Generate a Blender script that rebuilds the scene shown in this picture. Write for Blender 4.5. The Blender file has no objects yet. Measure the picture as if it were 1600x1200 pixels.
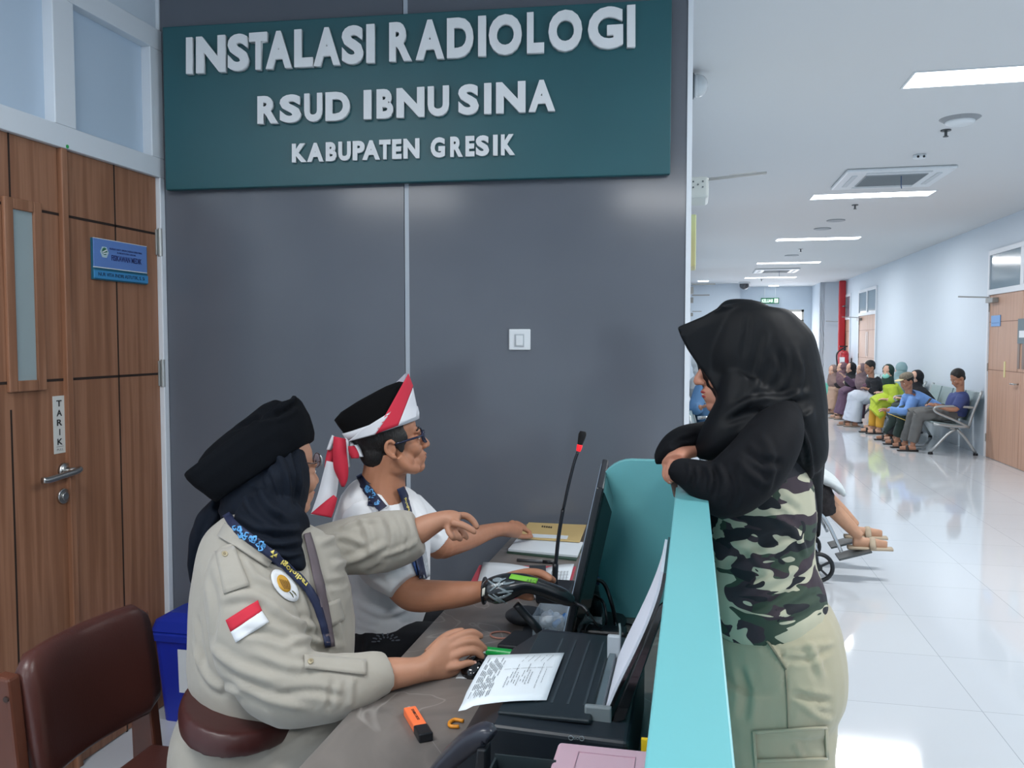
import bpy, bmesh, math, random
import numpy as np
from mathutils import Vector, Matrix, noise
from mathutils.bvhtree import BVHTree

# ------------------------------------------------------------------ camera, world, lamps, exposure
SC = bpy.context.scene
COL = SC.collection
F = 1300.0                      # focal length for a 1600 px wide frame
CAM = Vector((0, 0, 1.48))      # the photographer's eye
PITCH = math.atan(67 / F)
YAW = math.atan(282 * math.cos(PITCH) / F)
_s, _c, _sp, _cp = math.sin(YAW), math.cos(YAW), math.sin(PITCH), math.cos(PITCH)
FW = Vector((-_s * _cp, _c * _cp, -_sp))
RT = Vector((_c, _s, 0))
UP = RT.cross(FW)
cam = bpy.data.objects.new('camera', bpy.data.cameras.new('camera'))
COL.objects.link(cam)
cam.data.sensor_width = 36
cam.data.lens = F / 1600 * 36
cam.data.clip_start = 0.02
cam.data.clip_end = 200
cam.matrix_world = Matrix(((RT.x, UP.x, -FW.x, CAM.x), (RT.y, UP.y, -FW.y, CAM.y), (RT.z, UP.z, -FW.z, CAM.z), (0, 0, 0, 1)))
SC.camera = cam
SC.view_settings.view_transform = 'Standard'
SC.view_settings.look = 'None'
SC.view_settings.gamma = 1
SC.view_settings.use_curve_mapping = False
SC.view_settings.exposure = 0.54
CEIL = 2.99
world = bpy.data.worlds.new('world'); SC.world = world; world.use_nodes = True
world.node_tree.nodes['Background'].inputs[0].default_value = (0.75, 0.87, 1.0, 1)
world.node_tree.nodes['Background'].inputs[1].default_value = 0.5

def area_lamp(name, loc, sx, sy, power, color=(1.0, 0.985, 0.965), rot=(0, 0, 0)):
    l = bpy.data.lights.new(name, 'AREA'); l.shape = 'RECTANGLE'; l.size = sx; l.size_y = sy
    l.energy = power; l.color = color
    o = bpy.data.objects.new(name, l); COL.objects.link(o); o.location = loc; o.rotation_euler = rot
    return o
STRIP_Y = [-1.9, 1.75, 5.28, 9.28, 13.05, 16.9, 20.7]
for y in STRIP_Y:
    area_lamp('corridor_lamp_light', (1.79, y, CEIL - 0.03), 1.14, 0.27, 34)
for x, y, pw in ((-1.15, 0.35, 22), (-1.0, -2.2, 22)):
    area_lamp('reception_lamp_light', (x, y, CEIL - 0.03), 1.14, 0.27, pw)
SC.cycles.max_bounces = 7
SC.cycles.diffuse_bounces = 4
SC.cycles.glossy_bounces = 4
SC.cycles.transmission_bounces = 6
SC.cycles.transparent_max_bounces = 8
SC.cycles.caustics_reflective = False
SC.cycles.caustics_refractive = False
SC.cycles.use_denoising = True
SC.cycles.sample_clamp_indirect = 4

# ------------------------------------------------------------------ where a point stands
def ray(x, y): return FW + RT * ((x - 800) / F) + UP * ((600 - y) / F)
def at(x, y, d): return CAM + ray(x, y) * d
def onX(x, y, X): r = ray(x, y); return CAM + r * (X / r.x)
def onY(x, y, Y): r = ray(x, y); return CAM + r * (Y / r.y)
def onZ(x, y, Z): r = ray(x, y); return CAM + r * ((Z - CAM.z) / r.z)

# ------------------------------------------------------------------ materials
def lin(c):
    def f(v):
        v = v / 255.0
        return v / 12.92 if v <= 0.04045 else ((v + 0.055) / 1.055) ** 2.4
    return (f(c[0]), f(c[1]), f(c[2]), 1)
MATS = {}
def nodes(m): return m.node_tree.nodes, m.node_tree.links
def M(name, rgb, rough=0.55, metal=0.0, spec=0.5, bump=None, vary=None, coat=0, trans=0, emit=None, alpha=1, sheen=0, sss=0, stretch=(1, 1, 1)):
    if name in MATS: return MATS[name]
    m = bpy.data.materials.new(name); m.use_nodes = True
    n, l = nodes(m); b = n['Principled BSDF']
    col = lin(rgb)
    b.inputs['Base Color'].default_value = col
    b.inputs['Roughness'].default_value = rough
    b.inputs['Metallic'].default_value = metal
    b.inputs['Specular IOR Level'].default_value = spec
    b.inputs['Coat Weight'].default_value = coat
    b.inputs['Transmission Weight'].default_value = trans
    b.inputs['Alpha'].default_value = alpha
    b.inputs['Sheen Weight'].default_value = sheen
    if sss:
        b.inputs['Subsurface Weight'].default_value = sss
        b.inputs['Subsurface Radius'].default_value = (0.01, 0.004, 0.002)
        b.inputs['Subsurface Scale'].default_value = 0.6
    if emit:
        b.inputs['Emission Color'].default_value = lin(emit[0]); b.inputs['Emission Strength'].default_value = emit[1]
    if bump or vary:
        tc = n.new('ShaderNodeTexCoord'); mp = n.new('ShaderNodeMapping')
        mp.inputs['Scale'].default_value = stretch
        l.new(tc.outputs['Object'], mp.inputs['Vector'])
    if vary:
        nz = n.new('ShaderNodeTexNoise'); nz.inputs['Scale'].default_value = vary[0]; nz.inputs['Detail'].default_value = 4
        l.new(mp.outputs['Vector'], nz.inputs['Vector'])
        cr = n.new('ShaderNodeValToRGB')
        a = vary[1]
        cr.color_ramp.elements[0].position = 0.3; cr.color_ramp.elements[1].position = 0.7
        cr.color_ramp.elements[0].color = tuple(v * (1 - a) for v in col[:3]) + (1,)
        cr.color_ramp.elements[1].color = tuple(min(1, v * (1 + a)) for v in col[:3]) + (1,)
        l.new(nz.outputs['Fac'], cr.inputs['Fac']); l.new(cr.outputs['Color'], b.inputs['Base Color'])
    if bump:
        nb = n.new('ShaderNodeTexNoise'); nb.inputs['Scale'].default_value = bump[0]; nb.inputs['Detail'].default_value = 3
        l.new(mp.outputs['Vector'], nb.inputs['Vector'])
        bp = n.new('ShaderNodeBump'); bp.inputs['Strength'].default_value = bump[1]; bp.inputs['Distance'].default_value = bump[2] if len(bump) > 2 else 0.01
        l.new(nb.outputs['Fac'], bp.inputs['Height']); l.new(bp.outputs['Normal'], b.inputs['Normal'])
    MATS[name] = m
    return m

def ramp_mat(name, stops, scale, detail=4, dist=0.0, stretch=(1, 1, 1), rough=0.4, spec=0.5, bump=0, coat=0, wave=False):
    m = bpy.data.materials.new(name); m.use_nodes = True; n, l = nodes(m); b = n['Principled BSDF']
    tc = n.new('ShaderNodeTexCoord'); mp = n.new('ShaderNodeMapping'); mp.inputs['Scale'].default_value = stretch
    l.new(tc.outputs['Object'], mp.inputs['Vector'])
    nz = n.new('ShaderNodeTexNoise'); nz.inputs['Scale'].default_value = scale; nz.inputs['Detail'].default_value = detail; nz.inputs['Distortion'].default_value = dist
    l.new(mp.outputs['Vector'], nz.inputs['Vector'])
    cr = n.new('ShaderNodeValToRGB'); e = cr.color_ramp.elements
    while len(e) < len(stops): e.new(0.5)
    for k, (p, c) in enumerate(stops): e[k].position = p; e[k].color = lin(c)
    l.new(nz.outputs['Fac'], cr.inputs['Fac']); l.new(cr.outputs['Color'], b.inputs['Base Color'])
    b.inputs['Roughness'].default_value = rough; b.inputs['Specular IOR Level'].default_value = spec; b.inputs['Coat Weight'].default_value = coat
    if bump:
        bp = n.new('ShaderNodeBump'); bp.inputs['Strength'].default_value = bump; bp.inputs['Distance'].default_value = 0.003
        l.new(nz.outputs['Fac'], bp.inputs['Height']); l.new(bp.outputs['Normal'], b.inputs['Normal'])
    MATS[name] = m
    return m

# ------------------------------------------------------------------ tags
def tag(o, label=None, cat=None, group=None, kind=None):
    if label: o['label'] = label
    if cat: o['category'] = cat
    if group: o['group'] = group
    if kind: o['kind'] = kind
    return o
def thing(name, loc, label, cat, group=None):
    o = bpy.data.objects.new(name, None); COL.objects.link(o); o.location = Vector(loc); o.empty_display_size = 0.05
    return tag(o, label, cat, group)
def adopt(o, parent):
    if parent is not None:
        o.parent = parent
        o.matrix_parent_inverse = Matrix.Translation(-world_loc(parent))
    return o
def world_loc(o):
    return o.location.copy() if o.type == 'EMPTY' else Vector((0, 0, 0))
def children(o): return list(o.children)
def copy_tree(o, parent=None):
    c = o.copy(); COL.objects.link(c)
    if parent is not None: c.parent = parent; c.matrix_parent_inverse = o.matrix_parent_inverse.copy()
    for ch in children(o): copy_tree(ch, c)
    return c

# ------------------------------------------------------------------ mesh builder
def basis(t, ref):
    t = t.normalized()
    n1 = t.cross(ref)
    if n1.length < 1e-6: n1 = t.cross(Vector((0.3, 0.9, 0.1)))
    n1.normalize(); n2 = n1.cross(t).normalized()
    return n1, n2
def catmull(pts, k):
    # pts: list of equal-length float tuples
    P = [np.array(p, float) for p in pts]
    if len(P) < 3 or k < 2:
        if k < 2: return P
        return [P[0] + (P[1] - P[0]) * i / k for i in range(k + 1)]
    P = [2 * P[0] - P[1]] + P + [2 * P[-1] - P[-2]]
    out = []
    for i in range(1, len(P) - 2):
        a, b, c, d = P[i - 1:i + 3]
        for j in range(k):
            t = j / k
            out.append(0.5 * (2 * b + (c - a) * t + (2 * a - 5 * b + 4 * c - d) * t * t + (3 * b - a - 3 * c + d) * t ** 3))
    out.append(P[-2])
    return out
class MB:
    def __init__(s): s.v = []; s.f = []
    def add(s, vs, fs):
        k = len(s.v); s.v += [Vector(v) for v in vs]; s.f += [tuple(i + k for i in f) for f in fs]; return s
    def obox(s, c, ax, ay, az):
        c, ax, ay, az = Vector(c), Vector(ax), Vector(ay), Vector(az)
        vs = [c + ax * i + ay * j + az * k for k in (-1, 1) for j in (-1, 1) for i in (-1, 1)]
        fs = [(0, 2, 3, 1), (4, 5, 7, 6), (0, 1, 5, 4), (2, 6, 7, 3), (0, 4, 6, 2), (1, 3, 7, 5)]
        if ax.cross(ay).dot(az) < 0: fs = [tuple(reversed(f)) for f in fs]
        return s.add(vs, fs)
    def box(s, x0, x1, y0, y1, z0, z1):
        return s.obox(((x0 + x1) / 2, (y0 + y1) / 2, (z0 + z1) / 2), (abs(x1 - x0) / 2, 0, 0), (0, abs(y1 - y0) / 2, 0), (0, 0, abs(z1 - z0) / 2))
    def rings(s, R, cap=True, close=False):
        n = len(R[0]); vs = [p for r in R for p in r]; fs = []
        m = len(R)
        for i in range(m if close else m - 1):
            for j in range(n):
                a = i * n + j; b = i * n + (j + 1) % n; c = ((i + 1) % m) * n + (j + 1) % n; d = ((i + 1) % m) * n + j
                fs.append((a, b, c, d))
        if cap and not close:
            c0 = sum((Vector(p) for p in R[0]), Vector()) / n; c1 = sum((Vector(p) for p in R[-1]), Vector()) / n
            vs = vs + [c0, c1]; k = len(vs)
            for j in range(n):
                fs.append((k - 2, (j + 1) % n, j)); fs.append((k - 1, (m - 1) * n + j, (m - 1) * n + (j + 1) % n))
        return s.add(vs, fs)
    def tube3(s, st, ref, seg=20, k=4, cap=True, power=2.0):
        # st: (point, r1, r2); r2 lies along ref
        P = catmull([tuple(p) + (r1, r2) for p, r1, r2 in st], k)
        R = []
        for i, q in enumerate(P):
            a = Vector(P[max(0, i - 1)][:3]); b = Vector(P[min(len(P) - 1, i + 1)][:3])
            n1, n2 = basis(b - a, ref)
            ring = []
            for j in range(seg):
                t = 2 * math.pi * j / seg
                cx, sx = math.cos(t), math.sin(t)
                cx = math.copysign(abs(cx) ** (2 / power), cx); sx = math.copysign(abs(sx) ** (2 / power), sx)
                ring.append(Vector(q[:3]) + n1 * (cx * max(q[3], 1e-4)) + n2 * (sx * max(q[4], 1e-4)))
            R.append(ring)
        return s.rings(R, cap)
    def ptube(s, st, seg=20, k=4, power=2.0, cap=True):
        # st: (px, py, depth, half width in px, half depth in m)
        return s.tube3([(at(x, y, d), w * d / F, r) for x, y, d, w, r in st], FW, seg, k, cap, power)
    def cyl(s, a, b, r, r2=None, seg=20, cap=True):
        a, b = Vector(a), Vector(b); r2 = r if r2 is None else r2
        n1, n2 = basis(b - a, Vector((0.01, 0.02, 1)) if abs((b - a).normalized().z) < 0.9 else Vector((1, 0, 0.01)))
        R = [[p + (n1 * math.cos(2 * math.pi * j / seg) + n2 * math.sin(2 * math.pi * j / seg)) * q for j in range(seg)] for p, q in ((a, r), (b, r2))]
        return s.rings(R, cap)
    def wire(s, pts, r, seg=10, k=5, close=False):
        P = [Vector(p) for p in (catmull([tuple(p) for p in pts], k) if k > 1 else pts)]
        R = []
        n = len(P); prev = None
        for i in range(n):
            t = (P[(i + 1) % n] - P[i - 1]) if close else (P[min(n - 1, i + 1)] - P[max(0, i - 1)])
            t = t.normalized() if t.length > 1e-9 else Vector((0, 0, 1))
            if prev is None: n1, _ = basis(t, Vector((0.1, 0.2, 1)) if abs(t.z) < .9 else Vector((1, 0.1, 0)))
            else:
                n1 = prev - t * prev.dot(t); n1.normalize()
            prev = n1; n2 = t.cross(n1)
            R.append([P[i] + (n1 * math.cos(2 * math.pi * j / seg) + n2 * math.sin(2 * math.pi * j / seg)) * r for j in range(seg)])
        return s.rings(R, True, close)
    def ell(s, c, ax, ay, az, seg=20, rg=12):
        c, ax, ay, az = Vector(c), Vector(ax), Vector(ay), Vector(az)
        R = []
        for i in range(1, rg):
            ph = math.pi * i / rg
            R.append([c - az * math.cos(ph) + (ax * math.cos(2 * math.pi * j / seg) + ay * math.sin(2 * math.pi * j / seg)) * math.sin(ph) for j in range(seg)])
        return s.rings(R, True)
    def ball(s, c, r, seg=16, rg=10): return s.ell(c, (r, 0, 0), (0, r, 0), (0, 0, r), seg, rg)
    def slab(s, pts, thick):
        # pts: outline (world), thick: offset vector
        pts = [Vector(p) for p in pts]; n = len(pts); t = Vector(thick)
        return s.add(pts + [p + t for p in pts], [tuple(range(n)), tuple(reversed(range(n, 2 * n)))] + [(i, i + n, (i + 1) % n + n, (i + 1) % n) for i in range(n)])
    def mesh(s, name):
        me = bpy.data.meshes.new(name); me.from_pydata([tuple(v) for v in s.v], [], s.f); me.validate(); 
        bm = bmesh.new(); bm.from_mesh(me); bmesh.ops.recalc_face_normals(bm, faces=bm.faces); bm.to_mesh(me); bm.free()
        return me
    def build(s, name, mat, parent=None, smooth=False, bevel=0, seg=2):
        me = s.mesh(name)
        me.materials.append(mat)
        if smooth:
            me.polygons.foreach_set('use_smooth', [True] * len(me.polygons))
        o = bpy.data.objects.new(name, me); COL.objects.link(o)
        adopt(o, parent)
        if bevel:
            b = o.modifiers.new('bevel', 'BEVEL'); b.width = bevel; b.segments = seg; b.limit_method = 'ANGLE'; b.angle_limit = math.radians(40)
        return o
    def blend(s, name, mat, parent=None, voxel=0.006, smooth=4, folds=(), wrinkle=None, sub=0):
        # one continuous surface grown over all the collected volumes
        me = s.mesh(name + '_cage')
        o = bpy.data.objects.new(name + '_cage', me); COL.objects.link(o)
        r = o.modifiers.new('r', 'REMESH'); r.mode = 'VOXEL'; r.voxel_size = voxel; r.use_smooth_shade = True
        if smooth:
            q = o.modifiers.new('s', 'SMOOTH'); q.factor = 0.5; q.iterations = smooth
        dg = bpy.context.evaluated_depsgraph_get(); dg.update()
        out = bpy.data.meshes.new_from_object(o.evaluated_get(dg)); out.name = name
        bpy.data.objects.remove(o); bpy.data.meshes.remove(me)
        out.materials.clear(); out.materials.append(mat)
        if folds or wrinkle: shape_folds(out, folds, wrinkle)
        out.polygons.foreach_set('use_smooth', [True] * len(out.polygons))
        ob = bpy.data.objects.new(name, out); COL.objects.link(ob)
        return adopt(ob, parent)
def coords(me):
    a = np.empty(len(me.vertices) * 3, np.float32); me.vertices.foreach_get('co', a); return a.reshape(-1, 3)
def normals(me):
    a = np.empty(len(me.vertices) * 3, np.float32); me.vertices.foreach_get('normal', a); return a.reshape(-1, 3)
def bvh(*objs):
    V = []; P = []
    for o in objs:
        me = o.data; k = len(V); V += [tuple(v) for v in coords(me)]
        P += [tuple(i + k for i in p.vertices) for p in me.polygons]
    return BVHTree.FromPolygons(V, P)
def shape_folds(me, folds, wrinkle):
    co = coords(me).astype(np.float64); no = normals(me).astype(np.float64); disp = np.zeros(len(co))
    if folds:
        tree = BVHTree.FromPolygons([tuple(v) for v in co], [tuple(p.vertices) for p in me.polygons])
        for pts, amp, wid in folds:
            hit = []
            q = catmull([tuple(p) for p in pts], 4) if len(pts) > 2 else [np.array(p, float) for p in pts]
            for p in q:
                h = tree.ray_cast(CAM, ray(p[0], p[1]).normalized())
                if h[0] is not None: hit.append(np.array(h[0]))
            n = len(hit)
            if n < 2: continue
            best = np.full(len(co), 1e9); tt = np.zeros(len(co))
            lo = np.min(hit, 0) - 3 * wid; hi = np.max(hit, 0) + 3 * wid
            sel = np.where(np.all((co > lo) & (co < hi), 1))[0]
            c = co[sel]; best = np.full(len(sel), 1e9); tt = np.zeros(len(sel))
            for i in range(n - 1):
                a, b = hit[i], hit[i + 1]; ab = b - a; L = max(ab @ ab, 1e-12)
                t = np.clip((c - a) @ ab / L, 0, 1); d = np.linalg.norm(c - a - t[:, None] * ab, axis=1)
                m = d < best; best[m] = d[m]; tt[m] = (i + t[m]) / (n - 1)
            taper = np.clip(np.sin(np.pi * np.clip(tt, 0.0, 1.0)) * 1.6 + 0.12, 0, 1)
            x = best / wid
            disp[sel] += amp * taper * (np.exp(-x * x) - 0.45 * np.exp(-((x - 1.5) ** 2) * 1.6))
    if wrinkle:
        amp, sc = wrinkle[0], wrinkle[1]; st = wrinkle[2] if len(wrinkle) > 2 else (1, 1, 1)
        for i in range(len(co)):
            v = Vector((co[i][0] * sc * st[0], co[i][1] * sc * st[1], co[i][2] * sc * st[2]))
            a = noise.noise(v + Vector((noise.noise(v * .5), 0, noise.noise(v * .5 + Vector((7, 3, 1))))) * 1.5)
            disp[i] += amp * (1 - abs(a) * 3.2)
    co += no * disp[:, None]
    me.vertices.foreach_set('co', co.astype(np.float32).ravel()); me.update()

# a flat pattern (in the picture's frame) laid on the cloth it belongs to
def lay(name, mat, parent, verts, faces, tree, off=0.0015, thick=0.0012, fallback=None, smooth=True):
    V = []; ok = []
    last = fallback
    for (x, y) in verts:
        d = ray(x, y).normalized(); h = tree.ray_cast(CAM, d)
        if h[0] is None:
            if last is None: last = 2.0
            V.append(CAM + d * last)
        else:
            last = h[3]; nn = h[1] if h[1].dot(d) < 0 else -h[1]
            V.append(h[0] - d * off + nn * off * 0.3)
    me = bpy.data.meshes.new(name); me.from_pydata([tuple(v) for v in V], [], faces); me.materials.append(mat)
    me.polygons.foreach_set('use_smooth', [smooth] * len(me.polygons))
    o = bpy.data.objects.new(name, me); COL.objects.link(o); adopt(o, parent)
    s = o.modifiers.new('thick', 'SOLIDIFY'); s.thickness = thick; s.offset = 0
    return o
def grid4(c, nu, nv):
    # c: four corners (px) -> grid of verts and faces
    v = []; f = []
    for j in range(nv + 1):
        for i in range(nu + 1):
            u, w = i / nu, j / nv
            v.append(tuple((c[0][k] * (1 - u) + c[1][k] * u) * (1 - w) + (c[3][k] * (1 - u) + c[2][k] * u) * w for k in (0, 1)))
    for j in range(nv):
        for i in range(nu):
            a = j * (nu + 1) + i; f.append((a, a + 1, a + nu + 2, a + nu + 1))
    return v, f
def strip_px(pts, n=None):
    # pts: (x, y, half width) in px -> ribbon mesh
    P = catmull(pts, 8); v = []; f = []
    for i, p in enumerate(P):
        a = P[max(0, i - 1)]; b = P[min(len(P) - 1, i + 1)]; t = b[:2] - a[:2]; t = t / (np.linalg.norm(t) + 1e-9); nn = np.array((-t[1], t[0]))
        for k in (-1, -0.33, 0.33, 1): v.append(tuple(p[:2] + nn * p[2] * k))
    for i in range(len(P) - 1):
        for k in range(3): a = i * 4 + k; f.append((a, a + 1, a + 5, a + 4))
    return v, f
def disc_px(cx, cy, rx, ry, rot=0, seg=18, rr=3):
    v = [(cx, cy)]; f = []
    for r in range(1, rr + 1):
        for j in range(seg):
            t = 2 * math.pi * j / seg; x, y = rx * r / rr * math.cos(t), ry * r / rr * math.sin(t)
            v.append((cx + x * math.cos(rot) - y * math.sin(rot), cy + x * math.sin(rot) + y * math.cos(rot)))
    for j in range(seg):
        f.append((0, 1 + j, 1 + (j + 1) % seg))
        for r in range(rr - 1):
            a = 1 + r * seg + j; b = 1 + r * seg + (j + 1) % seg; f.append((a, a + seg, b + seg, b))
    return v, f

# ------------------------------------------------------------------ lettering
def glyph_mesh(txt, extrude=0.0, bold=0.0, res=4):
    cu = bpy.data.curves.new('letters', 'FONT'); cu.body = txt; cu.size = 1; cu.extrude = extrude; cu.offset = bold; cu.resolution_u = res
    o = bpy.data.objects.new('letters', cu); COL.objects.link(o)
    dg = bpy.context.evaluated_depsgraph_get(); dg.update()
    me = bpy.data.meshes.new_from_object(o.evaluated_get(dg)); bpy.data.objects.remove(o); bpy.data.curves.remove(cu)
    return me
def text_box(name, txt, mat, parent, p00, p10, p11, p01, nrm, depth=0.002, bold=0.0, extr=True):
    # fit the lettering into the quad p00 (bottom left) p10 p11 p01, raised along nrm
    me = glyph_mesh(txt, 0.5 if extr else 0.0, bold); c = coords(me)
    if len(c) == 0: return None
    lo, hi = c.min(0), c.max(0); V = []
    p00, p10, p11, p01, nrm = map(Vector, (p00, p10, p11, p01, nrm))
    for q in c:
        u = (q[0] - lo[0]) / max(hi[0] - lo[0], 1e-6); w = (q[1] - lo[1]) / max(hi[1] - lo[1], 1e-6)
        b = (p00 * (1 - u) + p10 * u) * (1 - w) + (p01 * (1 - u) + p11 * u) * w
        V.append(b + nrm * (depth * ((q[2] + 0.5) if extr else 1)))
    me.vertices.foreach_set('co', np.array([tuple(v) for v in V], np.float32).ravel()); me.update()
    me.materials.clear(); me.materials.append(mat); me.name = name
    bm = bmesh.new(); bm.from_mesh(me); bmesh.ops.remove_doubles(bm, verts=bm.verts, dist=1e-6); bmesh.ops.recalc_face_normals(bm, faces=bm.faces); bm.to_mesh(me); bm.free()
    o = bpy.data.objects.new(name, me); COL.objects.link(o)
    return adopt(o, parent)
def text_px(name, txt, mat, parent, q, tree, off=0.003, bold=0.0):
    me = glyph_mesh(txt, 0, bold, 2); c = coords(me); lo, hi = c.min(0), c.max(0)
    v = []
    for p in c:
        u = (p[0] - lo[0]) / (hi[0] - lo[0]); w = (p[1] - lo[1]) / (hi[1] - lo[1])
        v.append(tuple((q[0][k] * (1 - u) + q[1][k] * u) * (1 - w) + (q[3][k] * (1 - u) + q[2][k] * u) * w for k in (0, 1)))
    return lay(name, mat, parent, v, [tuple(p.vertices) for p in me.polygons], tree, off, 0.0006, smooth=False)

# ================================================================== THE SETTING
white_wall = M('white_wall', (207, 219, 230), 0.6, vary=(0.6, 0.015))
ceil_mat = M('ceiling_paint', (214, 217, 219), 0.75)
frame_white = M('frame_white', (220, 227, 234), 0.4)
wood = ramp_mat('door_veneer', [(0.30, (124, 86, 64)), (0.46, (140, 98, 74)), (0.56, (156, 113, 88)), (0.72, (130, 89, 66))], 2.2, 5, 0.25, (11, 11, 0.45), 0.45, 0.35)
wood_far = ramp_mat('corridor_door_veneer', [(0.30, (172, 138, 118)), (0.5, (192, 155, 134)), (0.70, (180, 145, 124))], 2.2, 5, 0.25, (9, 9, 0.4), 0.45, 0.35)
seam_dark = M('dark_joint', (38, 24, 18), 0.8)
frosted = M('frosted_glass', (190, 208, 226), 0.35, spec=0.5)
clear_far = M('transom_glass', (120, 140, 152), 0.12, spec=0.6)
steel = M('brushed_steel', (190, 190, 188), 0.28, metal=1.0)
hinge_mat = M('hinge_steel', (178, 180, 178), 0.4, metal=0.8)
grey_lam = ramp_mat('dark_grey_laminate', [(0.3, (92, 97, 106)), (0.7, (102, 107, 116))], 1.2, 3, 0, (1, 1, 1), 0.15, 0.45)
black_pl = M('black_plastic', (18, 22, 28), 0.35)
black_gl = M('gloss_black_plastic', (10, 12, 15), 0.1, coat=0.4)
white_pl = M('white_plastic', (222, 228, 232), 0.35)
tube_mat = M('lit_diffuser', (255, 255, 255), 0.5, emit=((240, 248, 255), 6.0))

def struct(name, mb, mat, parent=None, bevel=0):
    o = mb.build(name, mat, parent, bevel=bevel)
    if parent is None: o['kind'] = 'structure'
    return o
XL, XR, YB, YE = -2.08, 3.70, -4.0, 22.7
# floor tiles with thin pale joints
fm = bpy.data.materials.new('glazed_floor_tile'); fm.use_nodes = True; n, l = nodes(fm); b = n['Principled BSDF']
tc = n.new('ShaderNodeTexCoord'); mp = n.new('ShaderNodeMapping'); mp.inputs['Location'].default_value = (0.05, 0.02, 0)
br = n.new('ShaderNodeTexBrick'); br.offset = 0; br.inputs['Scale'].default_value = 1; br.inputs['Brick Width'].default_value = 0.6; br.inputs['Row Height'].default_value = 0.6
br.inputs['Mortar Size'].default_value = 0.0016; br.inputs['Mortar Smooth'].default_value = 0.2
br.inputs['Color1'].default_value = lin((206, 212, 219)); br.inputs['Color2'].default_value = lin((209, 215, 221)); br.inputs['Mortar'].default_value = lin((165, 172, 180))
l.new(tc.outputs['Object'], mp.inputs['Vector']); l.new(mp.outputs['Vector'], br.inputs['Vector']); l.new(br.outputs['Color'], b.inputs['Base Color'])
b.inputs['Roughness'].default_value = 0.07; b.inputs['Specular IOR Level'].default_value = 0.85
nz = n.new('ShaderNodeTexNoise'); nz.inputs['Scale'].default_value = 1.7; bp = n.new('ShaderNodeBump'); bp.inputs['Strength'].default_value = 0.05; bp.inputs['Distance'].default_value = 0.02
l.new(tc.outputs['Object'], nz.inputs['Vector']); l.new(nz.outputs['Fac'], bp.inputs['Height']); l.new(bp.outputs['Normal'], b.inputs['Normal'])
struct('floor', MB().box(-3.2, 4.0, YB - .1, 24.4, -0.1, 0), fm)
struct('ceiling', MB().box(-3.2, 4.0, YB - .1, 24.4, CEIL, CEIL + 0.1), ceil_mat)
struct('wall_back', MB().box(-3.2, 4.0, YB - .1, YB, 0, CEIL), white_wall)

# ---- left wall with the wooden double door and its transom windows
def yL(px, py=600): return onX(px, py, XL).y
def zL(px, py): return onX(px, py, XL).z
DTOP = 2.125
y_post0, y_post1, y_end = yL(99), yL(108), yL(250)
wl = MB(); wl.box(XL - .15, XL, YB, 0.75, 0, CEIL); wl.box(XL - .15, XL, 0.75, 3.2, 2.70, CEIL)
wl.box(XL - .15, XL, y_end + 0.02, 3.4, 0, 2.70)
struct('wall_left', wl, white_wall)
leaf_y0 = y_post0 - 0.88
def panel_door(name, X, ya, yb, ztop, mat, sx, seams_y, seams_z, th=0.045, base=0.0):
    # face of the door at X, sx = direction of its visible side
    root = bpy.data.objects.new(name, None); COL.objects.link(root); root.location = (X, ya, 0); root['kind'] = 'structure'
    d = MB().box(X - sx * th, X, ya, yb, 0.004, ztop).build('door_panel', mat, root, bevel=0.002)
    g = MB()
    for y, z0, z1 in seams_y: g.box(X - sx * 0.004, X + sx * 0.0008, y - 0.0035, y + 0.0035, z0, z1)
    for z, y0, y1 in seams_z: g.box(X - sx * 0.004, X + sx * 0.0008, y0, y1, z - 0.0045, z + 0.0045)
    if g.v: g.build('groove', seam_dark, d)
    return root
ys = [yL(16, 400), yL(181, 400)]
zs = (zL(150, 590), zL(181, 353))
root = panel_door('door_1', XL, leaf_y0, y_post0, DTOP, wood, 1, [(yL(14, 260), zL(30, 320), DTOP), (yL(22, 800), 0.0, zL(22, 640))],
                  [(zs[0], leaf_y0, yL(17)), (zs[0], yL(71), y_post0), (zs[1], leaf_y0, yL(10)), (zs[1], yL(66), y_post0)])
y0, y1 = yL(20, 460), yL(52, 460); z0, z1 = zL(45, 594), zL(30, 329)
v = MB(); fw_ = 0.035
for a, b_, c, d in ((y0 - fw_, y0, z0 - fw_, z1 + fw_), (y1, y1 + fw_, z0 - fw_, z1 + fw_), (y0, y1, z0 - fw_, z0), (y0, y1, z1, z1 + fw_)): v.box(XL, XL + .012, a, b_, c, d)
fr = v.build('vision_frame', wood, root, bevel=0.003)
MB().box(XL - .002, XL + .004, y0, y1, z0, z1).build('frosted_pane', M('frosted_slit', (150, 165, 168), 0.3), fr)
# lever handle and lock
hp = onX(103, 730, XL); hy, hz = yL(99, 735), zL(99, 735)
hd = MB().cyl((XL, hy, hz), (XL + .012, hy, hz), 0.026).cyl((XL + .012, hy, hz), (XL + .05, hy, hz), 0.011)
hd.wire([(XL + .05, hy + .018, hz + .004), (XL + .055, hy, hz), (XL + .056, hy - .05, hz - .004), (XL + .054, hy - .125, hz - .010), (XL + .05, hy - .148, hz - .008)], 0.0105, 12)
hd.build('lever_handle', steel, root, smooth=True)
ky, kz = yL(98, 775), zL(98, 775)
MB().cyl((XL, ky, kz), (XL + .008, ky, kz), 0.026).cyl((XL + .008, ky, kz), (XL + .014, ky, kz), 0.014).build('keyhole_rose', steel, root, smooth=False, bevel=0.002)
for z in (2.0,): pass
root2 = panel_door('door_2', XL, y_post1, y_end, DTOP, wood, 1, [(yL(181, 400), 0, DTOP)], [(zs[0], y_post1, y_end), (zL(181, 353), y_post1, y_end)])
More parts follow.
